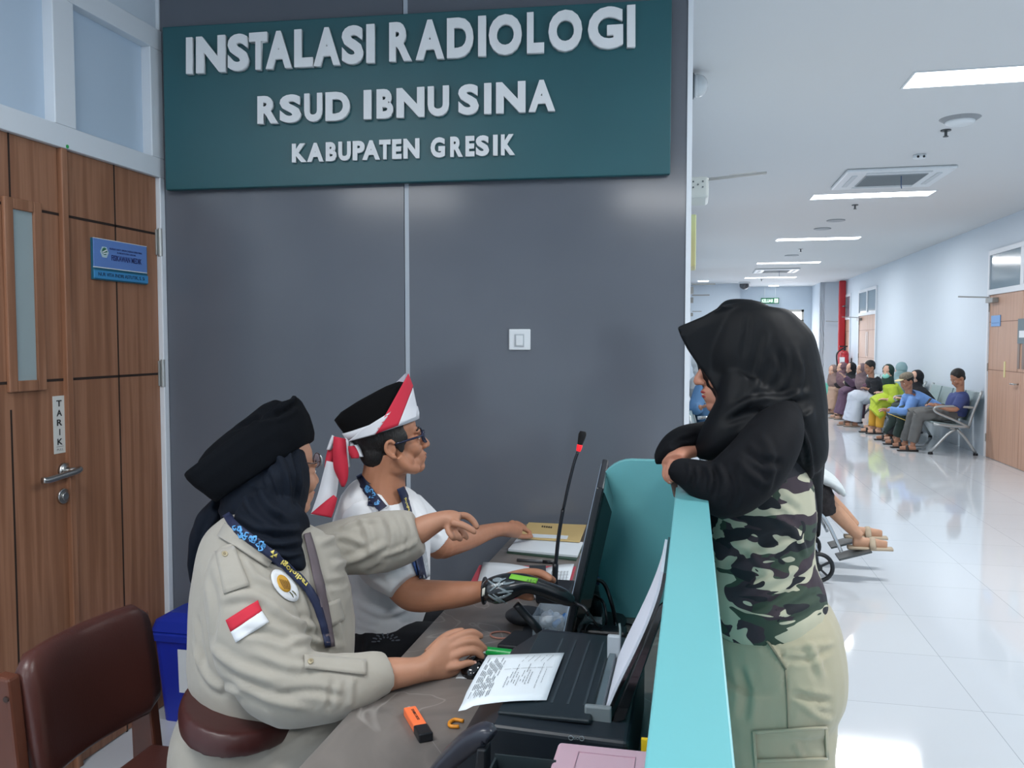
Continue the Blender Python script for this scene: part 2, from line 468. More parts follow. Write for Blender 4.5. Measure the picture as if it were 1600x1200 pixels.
for py in (380, 583, 1000):
    zz = zL(252, py); MB().cyl((XL + .012, y_end + .004, zz - .055), (XL + .012, y_end + .004, zz + .055), 0.0085).box(XL, XL + .006, y_end - .012, y_end + .03, zz - .05, zz + .05).build('hinge', hinge_mat, root2, bevel=0.001)
struct('trim_1', MB().box(XL - .01, XL + .018, y_post0, y_post1, 0, DTOP), wood, bevel=0.003)
# white aluminium frame with frosted transom lights
t = MB(); zb0, zb1 = DTOP, DTOP + 0.075; zt = 2.62
t.box(XL - .05, XL + .02, 0.75, y_end + .03, zb0, zb1); t.box(XL - .05, XL + .02, 0.75, y_end + .03, zt, 2.70)
m0, m1 = yL(76, 100), yL(109, 100); j0 = yL(229, 150)
t.box(XL - .05, XL + .02, m0, m1, zb1, zt); t.box(XL - .05, XL + .02, j0, y_end + .03, zb1, zt)
t.box(XL - .05, XL + .02, 0.75, 0.80, 0, zt)
t.box(XL - .05, XL + .02, y_end, y_end + .03, 0, zb0)
struct('trim_2', t, frame_white, bevel=0.003)
w1 = MB().box(XL - .03, XL - .02, .80, m0, zb1, zt); struct('window_1', w1, frosted)
w2 = MB().box(XL - .03, XL - .02, m1, j0, zb1, zt); struct('window_2', w2, frosted)
dot = MB(); p = onX(105, 229, XL + .0205); dot.cyl(p, p + Vector((.002, 0, 0)), .006)
tag(dot.build('paint_dot', M('green_dot', (40, 160, 80), .5)), 'tiny green dot on the white frame above the wooden doors', 'sticker')

# ---- the dark grey feature wall
WA = Vector((XL, onX(255, 500, XL).y, 0)); WB = Vector((-0.055, 3.355, 0)); WU = (WB - WA).normalized(); WN = Vector((WU.y, -WU.x, 0))
def onW(x, y, off=0.0):
    r = ray(x, y); q = WA + WN * off; return CAM + r * ((q - CAM).dot(WN) / r.dot(WN))
def uW(p): return (p - WA).dot(WU)
def W(u, z, off=0.0): return WA + WU * u + WN * off + Vector((0, 0, z))
UEND = uW(onW(1070, 500))
jt = uW(onW(633.5, 440))
g = MB()
zc_ = CEIL / 2
g.obox(W(jt / 2 - .004 - 0.1, zc_, -.06), WU * (jt / 2 - .0 + .1), WN * .06, (0, 0, zc_))
struct('wall_front', g, grey_lam)
g = MB().obox(W((jt + .014 + UEND) / 2, zc_, -.06), WU * ((UEND - jt - .014) / 2), WN * .06, (0, 0, zc_)); struct('wall_front', g, grey_lam)
struct('trim_3', MB().obox(W(jt + .007, zc_, -.06), WU * .0085, WN * .0605, (0, 0, zc_)), M('joint_strip', (170, 180, 190), .3))
struct('trim_4', MB().obox(W(UEND + .010, zc_, -.058), WU * .010, WN * .064, (0, 0, zc_)), frame_white)
struct('trim_5', MB().obox(W(0.006, zc_, .004), WU * .007, WN * .006, (0, 0, zc_)), frame_white)

# ---- corridor walls
xc = W(UEND + .02, 0, -.1).x
XCL = -0.075
struct('wall_corridor', MB().box(XCL - .12, XCL, 3.36, 23.3, 0, CEIL), white_wall)
struct('wall_right', MB().box(XR, XR + .15, YB, YE, 0, CEIL), white_wall)
struct('wall_end', MB().box(3.2, 4.0, YE, YE + .12, 0, CEIL).box(3.2, 3.32, YE, 24.4, 0, CEIL), white_wall)
struct('wall_end', MB().box(XCL, 1.2, YE, YE + .12, 0, CEIL).box(1.08, 1.2, YE, 24.4, 0, CEIL), white_wall)
YF = 24.25
e = MB(); e.box(1.1, 1.75, YF, YF + .12, 0, CEIL); e.box(3.0, 3.3, YF, YF + .12, 0, CEIL); e.box(1.75, 3.0, YF, YF + .12, 2.35, CEIL)
struct('wall_end', e, white_wall)
struct('window_3', MB().box(1.80, 2.95, YF + .06, YF + .07, 0.03, 2.30), M('daylit_glass', (255, 255, 255), .3, emit=((250, 250, 255), 3.5)))
dr = MB(); 
for a, b_ in ((1.75, 1.81), (2.35, 2.40), (2.94, 3.0)): dr.box(a, b_, YF, YF + .08, 0, 2.35)
dr.box(1.75, 3.0, YF, YF + .08, 2.29, 2.35); dr.box(1.75, 3.0, YF, YF + .08, 2.03, 2.07)
struct('door_3', dr, M('warm_frame', (205, 200, 190), .5))

# corridor doors on the right wall: near pair, mid pair, far one
def right_door(n, ya, yb, ztop, split, closer=True, plate=False, slits=True):
    X = XR - 0.012
    ym = ya + (yb - ya) * split
    root = bpy.data.objects.new('door_%d' % n, None); COL.objects.link(root); root.location = (X, ya, 0); root['kind'] = 'structure'
    for a, b_ in ((ya, ym - .004), (ym + .004, yb)):
        lf = MB().box(X, X + .04, a, b_, 0.005, ztop).build('door_leaf', wood_far, root, bevel=0.002)
        g = MB(); s = 1 if a == ya else -1; 
        for z in (1.12, 1.72): g.box(X - .001, X + .004, a, b_, z - .004, z + .004)
        e_ = (b_ - .14) if a == ya else (a + .10)
        g.box(X - .001, X + .004, e_, e_ + .012, 1.12, 1.72)
        g.build('groove', M('door_groove', (128, 98, 82), .7), lf)
        MB().box(X - .006, X + .002, (b_ - .10) if a == ya else (a + .03), (b_ - .03) if a == ya else (a + .10), 1.16, 1.68).build('vision_slit', M('slit_glass', (120, 100, 88), .3), lf)
    MB().cyl((X - .045, ym + .05, .98), (X - .045, ym + .18, .98), .010).cyl((X, ym + .06, .98), (X - .045, ym + .06, .98), .009).build('lever_handle', steel, root, smooth=True)
    for z in (.25, 1.15, 1.9): MB().cyl((X - .008, yb + .006, z - .05), (X - .008, yb + .006, z + .05), .01).build('hinge', hinge_mat, root)
    f = MB(); T = ztop
    f.box(X - .02, XR + .01, yb, yb + .045, 0, 2.62); f.box(X - .02, XR + .01, ya - .045, ya, 0, 2.62)
    f.box(X - .02, XR + .01, ya, yb, T, T + .07); f.box(X - .02, XR + .01, ya, yb, 2.56, 2.62)
    f.box(X - .02, XR + .01, ym - .05, ym + .05, T + .07, 2.56)
    f.build('door_frame', frame_white, root, bevel=.003)
    MB().box(X - .004, X + .004, ya, yb, T + .07, 2.56).build('transom_pane', clear_far, root)
    if closer:
        c = MB().box(X - .07, X, yb - .30, yb - .05, T - .10, T - .04); c.wire([(X - .05, yb - .1, T - .03), (X - .22, yb - .02, T - .02), (X - .36, yb + .05, T - .01)], .009, 8, 3)
        c.build('door_closer', M('closer_grey', (150, 152, 150), .4, metal=.5), root, bevel=.004)
    return root
r3 = right_door(4, 8.95, onX(1546, 560, XR).y, 2.06, .60)
right_door(5, onX(1369, 530, XR).y, onX(1343, 530, XR).y, 2.04, .5)
right_door(6, 21.25, 22.5, 2.0, .5)
def yR(px, py=550): return onX(px, py, XR).y
# blue plates and notice on the near corridor door
a, b_ = yR(1564), yR(1550)
pl = thing('door_plate', (XR - .02, a, 1.6), 'small light blue nameplate high on the near corridor door', 'sign')
MB().box(XR - .022, XR - .013, a, b_, onX(1556, 510, XR).z, onX(1556, 493, XR).z).build('plate', M('plate_blue', (110, 160, 215), .4), pl, bevel=.002)
MB().box(XR - .0235, XR - .021, a + .03, b_ - .03, onX(1556, 505.5, XR).z, onX(1556, 504, XR).z).build('name_strip', M('plate_blue2', (80, 130, 190), .4), pl)
a, b_ = yR(1600), yR(1592)
o = MB().box(XR - .02, XR - .013, a - .12, b_, onX(1597, 537, XR).z, onX(1597, 498, XR).z).build('door_notice', M('notice_grey', (88, 108, 116), .4)); 
tag(o, 'dark grey notice with white panels at the right edge of the near corridor door', 'sign')
MB().box(XR - .022, XR - .0205, a - .1, b_ - .05, 1.52, 1.60).build('white_panel', white_pl, o)
# yellow finger strip
a = yR(1573.5)
tag(MB().box(XR - .018, XR - .012, a, a + .045, onX(1574, 590, XR).z, onX(1574, 565, XR).z).build('pull_sticker', M('cream_sticker', (215, 205, 150), .5)), 'narrow cream sticker above the lever on the near corridor door', 'sticker')

# corridor doors seen edge-on along the left corridor wall: frame, closer arm
ygreen = M('pale_green_frame', (205, 212, 160), .5)
for n, (Y, zt_, ln) in enumerate(((4.4, 2.1, .33), (9.6, 2.1, .26), (11.9, 2.1, .24), (18.4, 2.1, .2))):
    r_ = bpy.data.objects.new('door_%d' % (7 + n), None); COL.objects.link(r_); r_.location = (XCL, Y, 0); r_['kind'] = 'structure'
    MB().box(XCL - .01, XCL + .03, Y - .1, Y - .04, 0, 2.16).box(XCL - .01, XCL + .03, Y + .9, Y + .96, 0, 2.16).box(XCL - .01, XCL + .03, Y - .1, Y + .96, 2.10, 2.16).build('door_frame', ygreen if n < 1 else frame_white, r_)
    MB().box(XCL, XCL + .012, Y - .04, Y + .9, 0, 2.10).build('door_leaf', wood_far, r_)
    if n:
        k = MB().box(XCL + .01, XCL + .08, Y + .02, Y + .24, 2.02, 2.09); k.obox((XCL + .06 + ln / 2, Y + .05, 2.12), (ln / 2, 0, 0), (0, .012, 0), (0, 0, .008)); k.build('door_closer', M('closer_grey', (150, 152, 150), .4, metal=.5), r_)

# ---- ceiling fittings
def lamp(x, y, label):
    t = thing('ceiling_lamp', (x, y, CEIL), label, 'ceiling light', 'recessed light strips')
    w, h = .58, .148
    f = MB()
    for a, b_, c, d in ((-w - .012, -w, -h - .012, h + .012), (w, w + .012, -h - .012, h + .012), (-w, w, -h - .012, -h), (-w, w, h, h + .012)): f.box(x + a, x + b_, y + c, y + d, CEIL - .006, CEIL + .002)
    f.build('lamp_frame', white_pl, t)
    MB().box(x - w, x + w, y - h, y + h, CEIL - .003, CEIL + .001).build('diffuser', tube_mat, t)
ordn = {5.28: 'long rectangular ceiling light strip nearest to the photographer, cut by the right edge', 9.28: 'bright ceiling light strip right in front of the air conditioner cassette', 13.05: 'third ceiling light strip down the corridor, beyond two small speakers',
        16.9: 'fourth ceiling light strip down the corridor, before the distant cassette', 20.7: 'farthest ceiling light strip down the corridor, before the far dome camera'}
for y in STRIP_Y:
    if y > 5: lamp(1.79, y, ordn[y])
    else: lamp(1.79, y, 'rectangular ceiling light strip behind the photographer, over the floor' if y < 0 else 'rectangular ceiling light strip over the waiting woman, above the frame')
lamp(-1.35, .55, 'rectangular ceiling light strip above the front desk'); lamp(-1.0, -2.2, 'rectangular ceiling light strip behind the front desk')
def cassette(x, y, label, w=.45):
    t = thing('ceiling_cassette', (x, y, CEIL), label, 'air conditioner')
    MB().box(x - w, x + w, y - w, y + w, CEIL - .03, CEIL).build('cassette_panel', white_pl, t, bevel=.02, seg=3)
    g = MB().box(x - w * .58, x + w * .58, y - w * .58, y + w * .58, CEIL - .036, CEIL - .028).build('intake_grille', M('grille_grey', (158, 165, 170), .5), t)
    s = MB()
    for i in range(-9, 10): s.box(x - w * .56, x + w * .56, y + i * w * .06 - .004, y + i * w * .06 + .004, CEIL - .040, CEIL - .035)
    s.build('slat', M('grille_line', (140, 148, 152), .5), g)
    for dx, dy, a, b_ in ((0, -.78, .6, .05), (0, .78, .6, .05), (-.78, 0, .05, .6), (.78, 0, .05, .6)):
        MB().box(x + (dx - a) * w, x + (dx + a) * w, y + (dy - b_) * w, y + (dy + b_) * w, CEIL - .036, CEIL - .028).build('air_flap', M('flap_white', (200, 207, 212), .5), t, bevel=.003)
    q = MB().wire([(x + .1 * w, y - .5 * w, CEIL - .038), (x + .1 * w, y - .5 * w, CEIL - .12), (x + .11 * w, y - .5 * w, CEIL - .15)], .004, 6, 2)
    q.build('hanging_ribbon', M('ribbon_blue', (60, 90, 130), .6), t)
cassette(1.76, 8.3, 'square white ceiling air conditioner cassette between the first two light strips')
cassette(1.72, 18.6, 'distant ceiling air conditioner cassette between the far light strips')
def downlight(px, py, r, label, name='ceiling_speaker', cat='speaker', mat=None, grp=None):
    p = onZ(px, py, CEIL)
    o = MB().cyl((p.x, p.y, CEIL - .012), (p.x, p.y, CEIL), r, seg=28).build(name, mat or M('speaker_grey', (165, 172, 178), .6), bevel=.003)
    tag(o, label, cat, grp)
downlight(1306, 344, .11, 'round ceiling speaker just beyond the second light strip')
downlight(1285, 357, .11, 'round ceiling speaker just before the third light strip')
downlight(1237, 399, .12, 'small round ceiling speaker between third and fourth strips')
downlight(1099, 439, .13, 'lit round downlight at the far left of the corridor ceiling', 'downlight', 'ceiling light', tube_mat)
downlight(1209, 446.5, .13, 'lit round downlight above the exit sign', 'downlight', 'ceiling light', tube_mat)
# sprinklers
for px, py, lb in ((1478, 205, 'sprinkler head hanging beneath the smoke detector, nearest of the sprinklers'), (1336, 322, 'sprinkler head just beyond the second light strip'), (1251, 391, 'sprinkler head just beyond the third light strip'), (1190, 438, 'farthest tiny sprinkler head behind the fifth light strip')):
    p = onZ(px, py - 2, CEIL); t = thing('sprinkler', p, lb, 'sprinkler', 'ceiling sprinklers')
    MB().cyl((p.x, p.y, CEIL - .008), (p.x, p.y, CEIL), .035).build('rosette', M('dark_chrome', (90, 95, 98), .35, metal=.7), t, smooth=False)
    MB().cyl((p.x, p.y, CEIL - .045), (p.x, p.y, CEIL), .010).cyl((p.x, p.y, CEIL - .05), (p.x, p.y, CEIL - .045), .018).build('sprinkler_nozzle', M('dark_chrome', (90, 95, 98), .35, metal=.7), t)
p = onZ(1500, 185, CEIL); t = thing('smoke_detector', p, 'round white detector dome under the ceiling beside the nearest strip', 'smoke detector')
MB().cyl((p.x, p.y, CEIL - .02), (p.x, p.y, CEIL), .10, .13, 28).build('detector_base', M('detector_base', (150, 154, 158), .5), t, smooth=False)
MB().ell((p.x, p.y, CEIL - .022), (.095, 0, 0), (0, .095, 0), (0, 0, .03)).build('detector_dome', white_pl, t, smooth=True)
p = onZ(1437, 242, CEIL); t = thing('ceiling_sensor', p, 'tiny white ceiling sensor with two dark eyes', 'sensor')
MB().cyl((p.x, p.y, CEIL - .03), (p.x, p.y, CEIL), .05).build('sensor_body', white_pl, t, bevel=.008)
for s in (-.022, .022): MB().ball((p.x + s, p.y - .045, CEIL - .022), .010).build('sensor_eye', black_pl, t)
# dome cameras
def dome(c, axis, r, lb):
    t = thing('dome_camera', c, lb, 'security camera'); c = Vector(c); a = Vector(axis).normalized()
    n1, n2 = basis(a, Vector((.1, .2, 1)) if abs(a.z) < .9 else Vector((1, 0, 0)))
    MB().cyl(c, c + a * r * .35, r * 1.15, seg=28).build('camera_base', M('camera_base', (70, 82, 92), .4) if a.x > .5 else white_pl, t, bevel=.004)
    MB().cyl(c + a * r * .35, c + a * r * .7, r, seg=28).ell(c + a * r * .7, n1 * r, n2 * r, a * r * .9).build('dome_cover', M('dome_clear', (205, 212, 216), .12, coat=.5) if a.x > .5 else M('dome_dark', (60, 64, 70), .15, coat=.5), t, smooth=True)
dome(onY(1077, 135, 4.85) + Vector((.004, 0, 0)), (1, 0, 0), .062, 'white wall-mounted dome camera beside the grey wall, top of frame')
dome(onZ(1163, 441, CEIL), (0, 0, -1), .12, 'far dark dome camera under the ceiling near the exit sign')

# near door closer sticking out behind the grey wall
c0 = onY(1092, 296, 3.75); t = thing('door_closer', c0, 'pale door closer box with a long slotted arm beside the grey wall', 'door closer')
dc = M('closer_cream', (200, 205, 200), .4)
b0 = onY(1079, 296, 3.75); z_ = c0.z
MB().box(XCL, onY(1107, 296, 3.75).x, 3.70, 3.92, onY(1092, 312, 3.75).z, onY(1092, 279, 3.75).z).build('closer_body', dc, t, bevel=.012)
s = MB()
for dx, dz in ((-.02, .016), (.02, .016), (0, 0), (-.02, -.014), (.02, -.014)): s.cyl((c0.x + dx - .004, 3.695, c0.z + .012 + dz * .8), (c0.x + dx - .004, 3.702, c0.z + .012 + dz * .8), .0035, seg=8)
s.build('screw', M('dark_chrome', (90, 95, 98), .35, metal=.7), t)
p0, p1 = onY(1092, 282, 3.75), onY(1198, 270, 3.75)
MB().obox((p0 + p1) / 2, (p1 - p0) / 2, (0, .012, 0), (0, 0, .0045)).build('closer_arm', M('closer_grey', (150, 152, 150), .4, metal=.5), t, bevel=.002)
MB().obox((p0 * .35 + p1 * .65) + Vector((0, 0, .006)), (p1 - p0) * .2, (0, .010, 0), (0, 0, .003)).build('slide_rail', steel, t)
# pale green box on the corridor wall
a, b_ = onY(1081, 337, 5.0), onY(1087, 417, 5.0)
tag(MB().box(XCL, b_.x, 4.95, 5.25, b_.z, a.z).build('wall_box', ygreen, bevel=.006), 'pale yellow-green box on the corridor wall just past the grey wall', 'box')

# ---- exit sign, red pipe, extinguisher
p = onY(1203, 470, YF - .15)
es = thing('exit_sign', p, 'green hanging exit sign reading KELUAR at the corridor end', 'sign')
YF2 = YF; YF = YF + .25
ex0, ex1, ez0, ez1 = onY(1189, 470, YF - .4).x, onY(1217, 470, YF - .4).x, onY(1200, 474.5, YF - .4).z, onY(1200, 465.5, YF - .4).z
MB().box(ex0, ex1, YF - .42, YF - .38, ez0, ez1).build('sign_box', M('exit_green', (22, 95, 62), .5, emit=((20, 90, 58), .25)), es, bevel=.004)
glow = M('exit_letters', (230, 255, 240), .5, emit=((215, 255, 230), .9))
Wd, Hh = ex1 - ex0, ez1 - ez0
text_box('exit_letters', 'KELUAR', glow, es, (ex0 + .05 * Wd, YF - .421, ez0 + .2 * Hh), (ex0 + .68 * Wd, YF - .421, ez0 + .2 * Hh), (ex0 + .68 * Wd, YF - .421, ez1 - .2 * Hh), (ex0 + .05 * Wd, YF - .421, ez1 - .2 * Hh), (0, -1, 0), .004, .02)
q = MB(); q.box(ex0 + .74 * Wd, ex0 + .95 * Wd, YF - .424, YF - .42, ez0 + .15 * Hh, ez1 - .15 * Hh); q.build('runner_panel', glow, es)
r_ = MB(); cx_ = ex0 + .845 * Wd; r_.ball((cx_, YF - .425, ez1 - .3 * Hh), .012); r_.wire([(cx_, YF - .425, ez1 - .4 * Hh), (cx_ - .01, YF - .425, ez0 + .45 * Hh), (cx_ - .035, YF - .425, ez0 + .25 * Hh)], .007, 6, 2); r_.wire([(cx_ - .01, YF - .425, ez0 + .45 * Hh), (cx_ + .03, YF - .425, ez0 + .3 * Hh)], .007, 6, 1)
r_.build('runner_figure', M('exit_green2', (22, 95, 62), .5), es)
for s in (.2, .8): MB().cyl((ex0 + s * Wd, YF - .4, ez1), (ex0 + s * Wd, YF - .4, CEIL), .006, seg=8).build('hanger', white_pl, es)
YF = YF2
red = M('fire_red', (178, 34, 44), .4)
yp = yR(1321) ; 
pp = thing('red_pipe', (XR - .09, yp, 0), 'tall red fire pipe rising along the far right wall', 'pipe')
MB().box(XR - .18, XR - .02, yp - .06, yp + .06, .9, CEIL - .02).build('pipe_casing', red, pp, bevel=.03, seg=3)
MB().box(XR - .02, XR, yp - .4, yp - .36, 2.3, 2.36).cyl((XR - .1, yp - .1, 2.33), (XR - .1, yp - .38, 2.33), .02).build('pipe_bracket', M('dark_chrome', (90, 95, 98), .35, metal=.7), pp)
yx = yR(1331); ez = onX(1331, 566, XR).z
fe = thing('fire_extinguisher', (XR - .15, yx, 0), 'red fire extinguisher hanging beside the red pipe', 'fire extinguisher')
MB().cyl((XR - .16, yx, ez - .42), (XR - .16, yx, ez + .18), .095, seg=24).ell((XR - .16, yx, ez + .18), (.095, 0, 0), (0, .095, 0), (0, 0, .10)).build('cylinder_body', red, fe, smooth=True)
MB().cyl((XR - .16, yx, ez + .28), (XR - .16, yx, ez + .36), .03).box(XR - .28, XR - .1, yx - .02, yx + .02, ez + .36, ez + .39).build('valve', black_pl, fe)
MB().wire([(XR - .2, yx - .03, ez + .33), (XR - .34, yx - .05, ez + .2), (XR - .33, yx - .06, ez - .1)], .018, 8).build('hose', black_pl, fe, smooth=True)
MB().obox((XR - .23, yx - .09, ez - .0), (.05, -.04, 0), (.002, .003, 0), (0, 0, .12)).build('printed_label', white_pl, fe)
MB().box(XR - .03, XR, yx - .05, yx + .05, ez - .2, ez + .1).build('wall_hook', black_pl, fe)
yz = yp - .30
nx0, nx1, nz0, nz1 = onY(1311, 560, yz).x, onY(1323, 560, yz).x, onY(1317, 569, yz).z, onY(1317, 548, yz).z
o = tag(MB().box(nx0, nx1, yz, yz + .02, nz0, nz1).build('red_notice', M('pinkish_red', (232, 110, 118), .5)), 'pinkish red notice standing out from the wall under the red pipe', 'sign')
MB().box(nx1 - .02, XR, yz + .005, yz + .02, nz0 + .1, nz0 + .14).build('notice_bracket', red, o)

# ---- the department sign
sg = thing('department_sign', W(1.0, 2.4, .03), 'dark teal sign with raised white letters on the grey wall', 'sign')
S = .045
u0, u1 = uW(onW(256, 170, S)), uW(onW(1049, 130, S))
zl0, zl1, zr0, zr1 = onW(260, 297, S).z, onW(256, 42, S).z, onW(1046, 272, S).z, onW(1051, -2, S).z
pts = [W(u0, zl0, .012), W(u1, zr0, .012), W(u1, zr1, .012), W(u0, zl1, .012)]
sb = MB().slab(pts, WN * (S - .012)).build('sign_board', M('sign_teal', (24, 84, 92), .42, vary=(3, .05)), sg, bevel=.004)
MB().obox(W((u0 + u1) / 2, 2.4, .006), WU * .8, WN * .006, (0, 0, .2)).build('mounting_rail', black_pl, sg)
letter_mat = M('letter_white', (226, 230, 233), .45)
K = 830 / 1600
def line(word, spans, L, R_, thick):
    # L, R_: (x, top, bottom) at both ends of the line in the enlarged sign picture
    for ch, (a, b_) in zip(word, spans):
        q = []
        for x in (a, b_):
            f_ = (x - L[0]) / (R_[0] - L[0]); tp = L[1] + (R_[1] - L[1]) * f_; bt = L[2] + (R_[2] - L[2]) * f_
            q.append((onW(250 + x * K, bt * K, S + thick), onW(250 + x * K, tp * K, S + thick)))
        dz = WN * -thick
        o_ = text_box('letter', ch, letter_mat, sg, q[0][0] + dz, q[1][0] + dz, q[1][1] + dz, q[0][1] + dz, WN, thick, .05)
line('INSTALASI', [(78, 97), (108, 196), (203, 266), (268, 322), (318, 396), (404, 460), (462, 542), (547, 612), (621, 646)], (78, 113, 222), (1433, 13, 140), .026)
line('RADIOLOGI', [(690, 758), (770, 856), (864, 944), (958, 982), (990, 1090), (1105, 1157), (1170, 1272), (1289, 1395), (1407, 1432)], (78, 113, 222), (1433, 13, 140), .026)
line('RSUD', [(293, 355), (360, 424), (434, 488), (498, 571)], (293, 290, 373), (1190, 238, 333), .024)
line('IBNU', [(613, 636), (652, 702), (712, 796), (806, 870)], (293, 290, 373), (1190, 238, 333), .024)
line('SINA', [(898, 960), (976, 998), (1012, 1101), (1110, 1190)], (293, 290, 373), (1190, 238, 333), .024)
line('KABUPATEN', [(397, 441), (443, 492), (499, 531), (537, 574), (580, 616), (609, 662), (660, 694), (699, 727), (733, 781)], (397, 433, 489), (1070, 403, 466), .016)
line('GRESIK', [(815, 858), (874, 912), (920, 947), (951, 991), (1003, 1017), (1027, 1069)], (397, 433, 489), (1070, 403, 466), .016)

# light switch
sw = thing('light_switch', onW(812, 530), 'white wall switch on the grey wall under the sign', 'switch')
def wq(x0, y0, x1, y1, off, th):
    a, b_ = onW(x0, y1, off), onW(x1, y0, off); ua, ub = uW(a), uW(b_)
    return MB().obox(W((ua + ub) / 2, (a.z + b_.z) / 2, off - th / 2), WU * ((ub - ua) / 2), WN * (th / 2), (0, 0, (b_.z - a.z) / 2))
wq(795, 514, 829, 547, .010, .0095).build('switch_plate', white_pl, sw, bevel=.008, seg=4)
wq(804, 522, 819, 542, .013, .005).build('switch_frame', M('switch_grey', (175, 182, 188), .4), sw, bevel=.001)
wq(806, 524, 817, 540, .016, .006).build('rocker', white_pl, sw, bevel=.002)

# nameplate on the wood door
np_ = thing('nameplate', onX(183, 405, XL + .01), 'light blue nameplate reading FISIKAWAN MEDIK on the wooden door', 'sign')
ya, yb_ = yL(140.5, 400), yL(223.5, 400); XP = XL + .016
zt_, zm, zb = zL(141, 371), zL(141, 416), zL(141, 436)
MB().box(XL, XL + .012, ya + .003, yb_ + .008, zb, zt_).build('plate_back', M('plate_teal', (36, 100, 125), .4), np_, bevel=.001)
MB().box(XL + .012, XP, ya, yb_, zm, zt_).build('plate_upper', M('plate_blue_main', (96, 132, 196), .35), np_, bevel=.001)
MB().box(XL + .012, XP, ya, yb_ + .006, zb + .004, zm - .012).build('plate_lower', M('plate_cyan', (62, 138, 190), .35), np_, bevel=.001)
MB().box(XL + .012, XP + .001, ya, yb_, zm - .003, zm).box(XL + .012, XP + .001, ya, yb_, zt_ - .002, zt_).build('white_line', white_pl, np_)
ink = M('navy_ink', (40, 52, 110), .5); N_ = (1, 0, 0)
def ptxt(txt, u0_, u1_, w0, w1, mat=ink, bold=0.0, name='lettering'):
    f = lambda u, w: (XP + .0004, ya + (yb_ - ya) * u, zb + (zt_ - zb) * w)
    text_box(name, txt, mat, np_, f(u0_, w0), f(u1_, w0), f(u1_, w1), f(u0_, w1), N_, .0006, bold)
ptxt('FISIKAWAN MEDIK', .31, .89, .50, .64, bold=.02)
ptxt('RUMAH SAKIT UMUM DAERAH IBNU SINA', .28, .90, .765, .81); ptxt('KABUPATEN GRESIK', .42, .78, .69, .73)
ptxt('NUR VITA INDRI ASTUTIK, S. Si', .07, .94, .08, .18, M('dark_ink', (30, 50, 80), .5))
cy_, cz_ = ya + (yb_ - ya) * .185, zb + (zt_ - zb) * .68
em = MB().cyl((XP, cy_, cz_), (XP + .001, cy_, cz_), .022, seg=6).build('emblem_shield', M('shield_pale', (176, 200, 210), .4), np_)
MB().cyl((XP + .001, cy_, cz_ + .003), (XP + .0018, cy_, cz_ + .003), .013, seg=24).build('emblem_disc', M('emblem_green', (52, 110, 84), .4), em)
MB().obox((XP + .002, cy_, cz_ + .004), (.0004, 0, 0), (0, .011, .005), (0, -.001, .002)).obox((XP + .002, cy_ + .002, cz_ - .004), (.0004, 0, 0), (0, .010, .002), (0, -.001, .0018)).build('emblem_stripe', white_pl, em)

# TARIK sticker
ts = thing('pull_sticker', onX(92, 663, XL), 'white vertical sticker reading TARIK above the steel lever', 'sticker')
ya, yb_ = yL(83, 663), yL(101.5, 663); zt_, zb = zL(92, 618.5), zL(94, 708)
MB().box(XL, XL + .0015, ya, yb_, zb, zt_).build('sticker_sheet', M('sticker_white', (206, 208, 204), .5), ts)
dk = M('dark_print', (35, 38, 40), .5)
for i, ch in enumerate('TARIK'):
    zc2 = zt_ - (zt_ - zb) * (.13 + i * .167); hh = (zt_ - zb) * .055; yc = (ya + yb_) / 2; ww = (yb_ - ya) * (.22 if ch != 'I' else .04)
    text_box('letter', ch, dk, ts, (XL + .0016, yc - ww, zc2 - hh), (XL + .0016, yc + ww, zc2 - hh), (XL + .0016, yc + ww, zc2 + hh), (XL + .0016, yc - ww, zc2 + hh), N_, .0008, .02)
yc = (ya + yb_) / 2; H_ = zt_ - zb; w_ = yb_ - ya
MB().box(XL, XL + .002, ya + w_ * .2, yb_ - w_ * .2, zb + H_ * .115, zb + H_ * .12).build('rule_line', dk, ts)
text_box('lettering', 'PULL', M('faint_print', (140, 142, 140), .5), ts, (XL + .0016, yc - w_ * .27, zb + H_ * .045), (XL + .0016, yc + w_ * .27, zb + H_ * .045), (XL + .0016, yc + w_ * .27, zb + H_ * .085), (XL + .0016, yc - w_ * .27, zb + H_ * .085), N_, .0006)

# ================================================================== DESK, COUNTER SCREEN AND WHAT STANDS ON THEM
DZ = 0.75
marble = ramp_mat('brown_grey_marble', [(0.30, (96, 92, 90)), (0.5, (118, 112, 108)), (0.68, (104, 99, 96))], 3.5, 6, 1.2, (1, 1, 1), 0.32, 0.5)
n, l = nodes(marble); b = n['Principled BSDF']
vz = n.new('ShaderNodeTexNoise'); vz.inputs['Scale'].default_value = 3.2; vz.inputs['Detail'].default_value = 3; vz.inputs['Distortion'].default_value = 0.9
mr = n.new('ShaderNodeValToRGB'); e = mr.color_ramp.elements; e[0].position = .492; e[0].color = (0, 0, 0, 1); e[1].position = .5; e[1].color = (.45, .45, .45, 1)
e2 = e.new(.508); e2.color = (0, 0, 0, 1)
tcn = [q for q in n if q.type == 'TEX_COORD'][0]; l.new(tcn.outputs['Object'], vz.inputs['Vector']); l.new(vz.outputs['Fac'], mr.inputs['Fac'])
mx = n.new('ShaderNodeMixRGB'); mx.inputs['Color2'].default_value = lin((175, 170, 165)); l.new(mr.outputs['Color'], mx.inputs['Fac'])
old = b.inputs['Base Color'].links[0].from_socket; l.new(old, mx.inputs['Color1']); l.new(mx.outputs['Color'], b.inputs['Base Color'])
desk = thing('reception_desk', (-.35, 1.8, 0), 'long brown-grey marble topped desk running to the grey wall', 'desk')
MB().slab([(-.652, .35, DZ), (-.036, .35, DZ), (-.036, 3.335, DZ), (-.652, 3.235, DZ)], (0, 0, -.03)).build('desktop', marble, desk, bevel=.002)
darkp = M('dark_laminate', (58, 60, 64), .5)
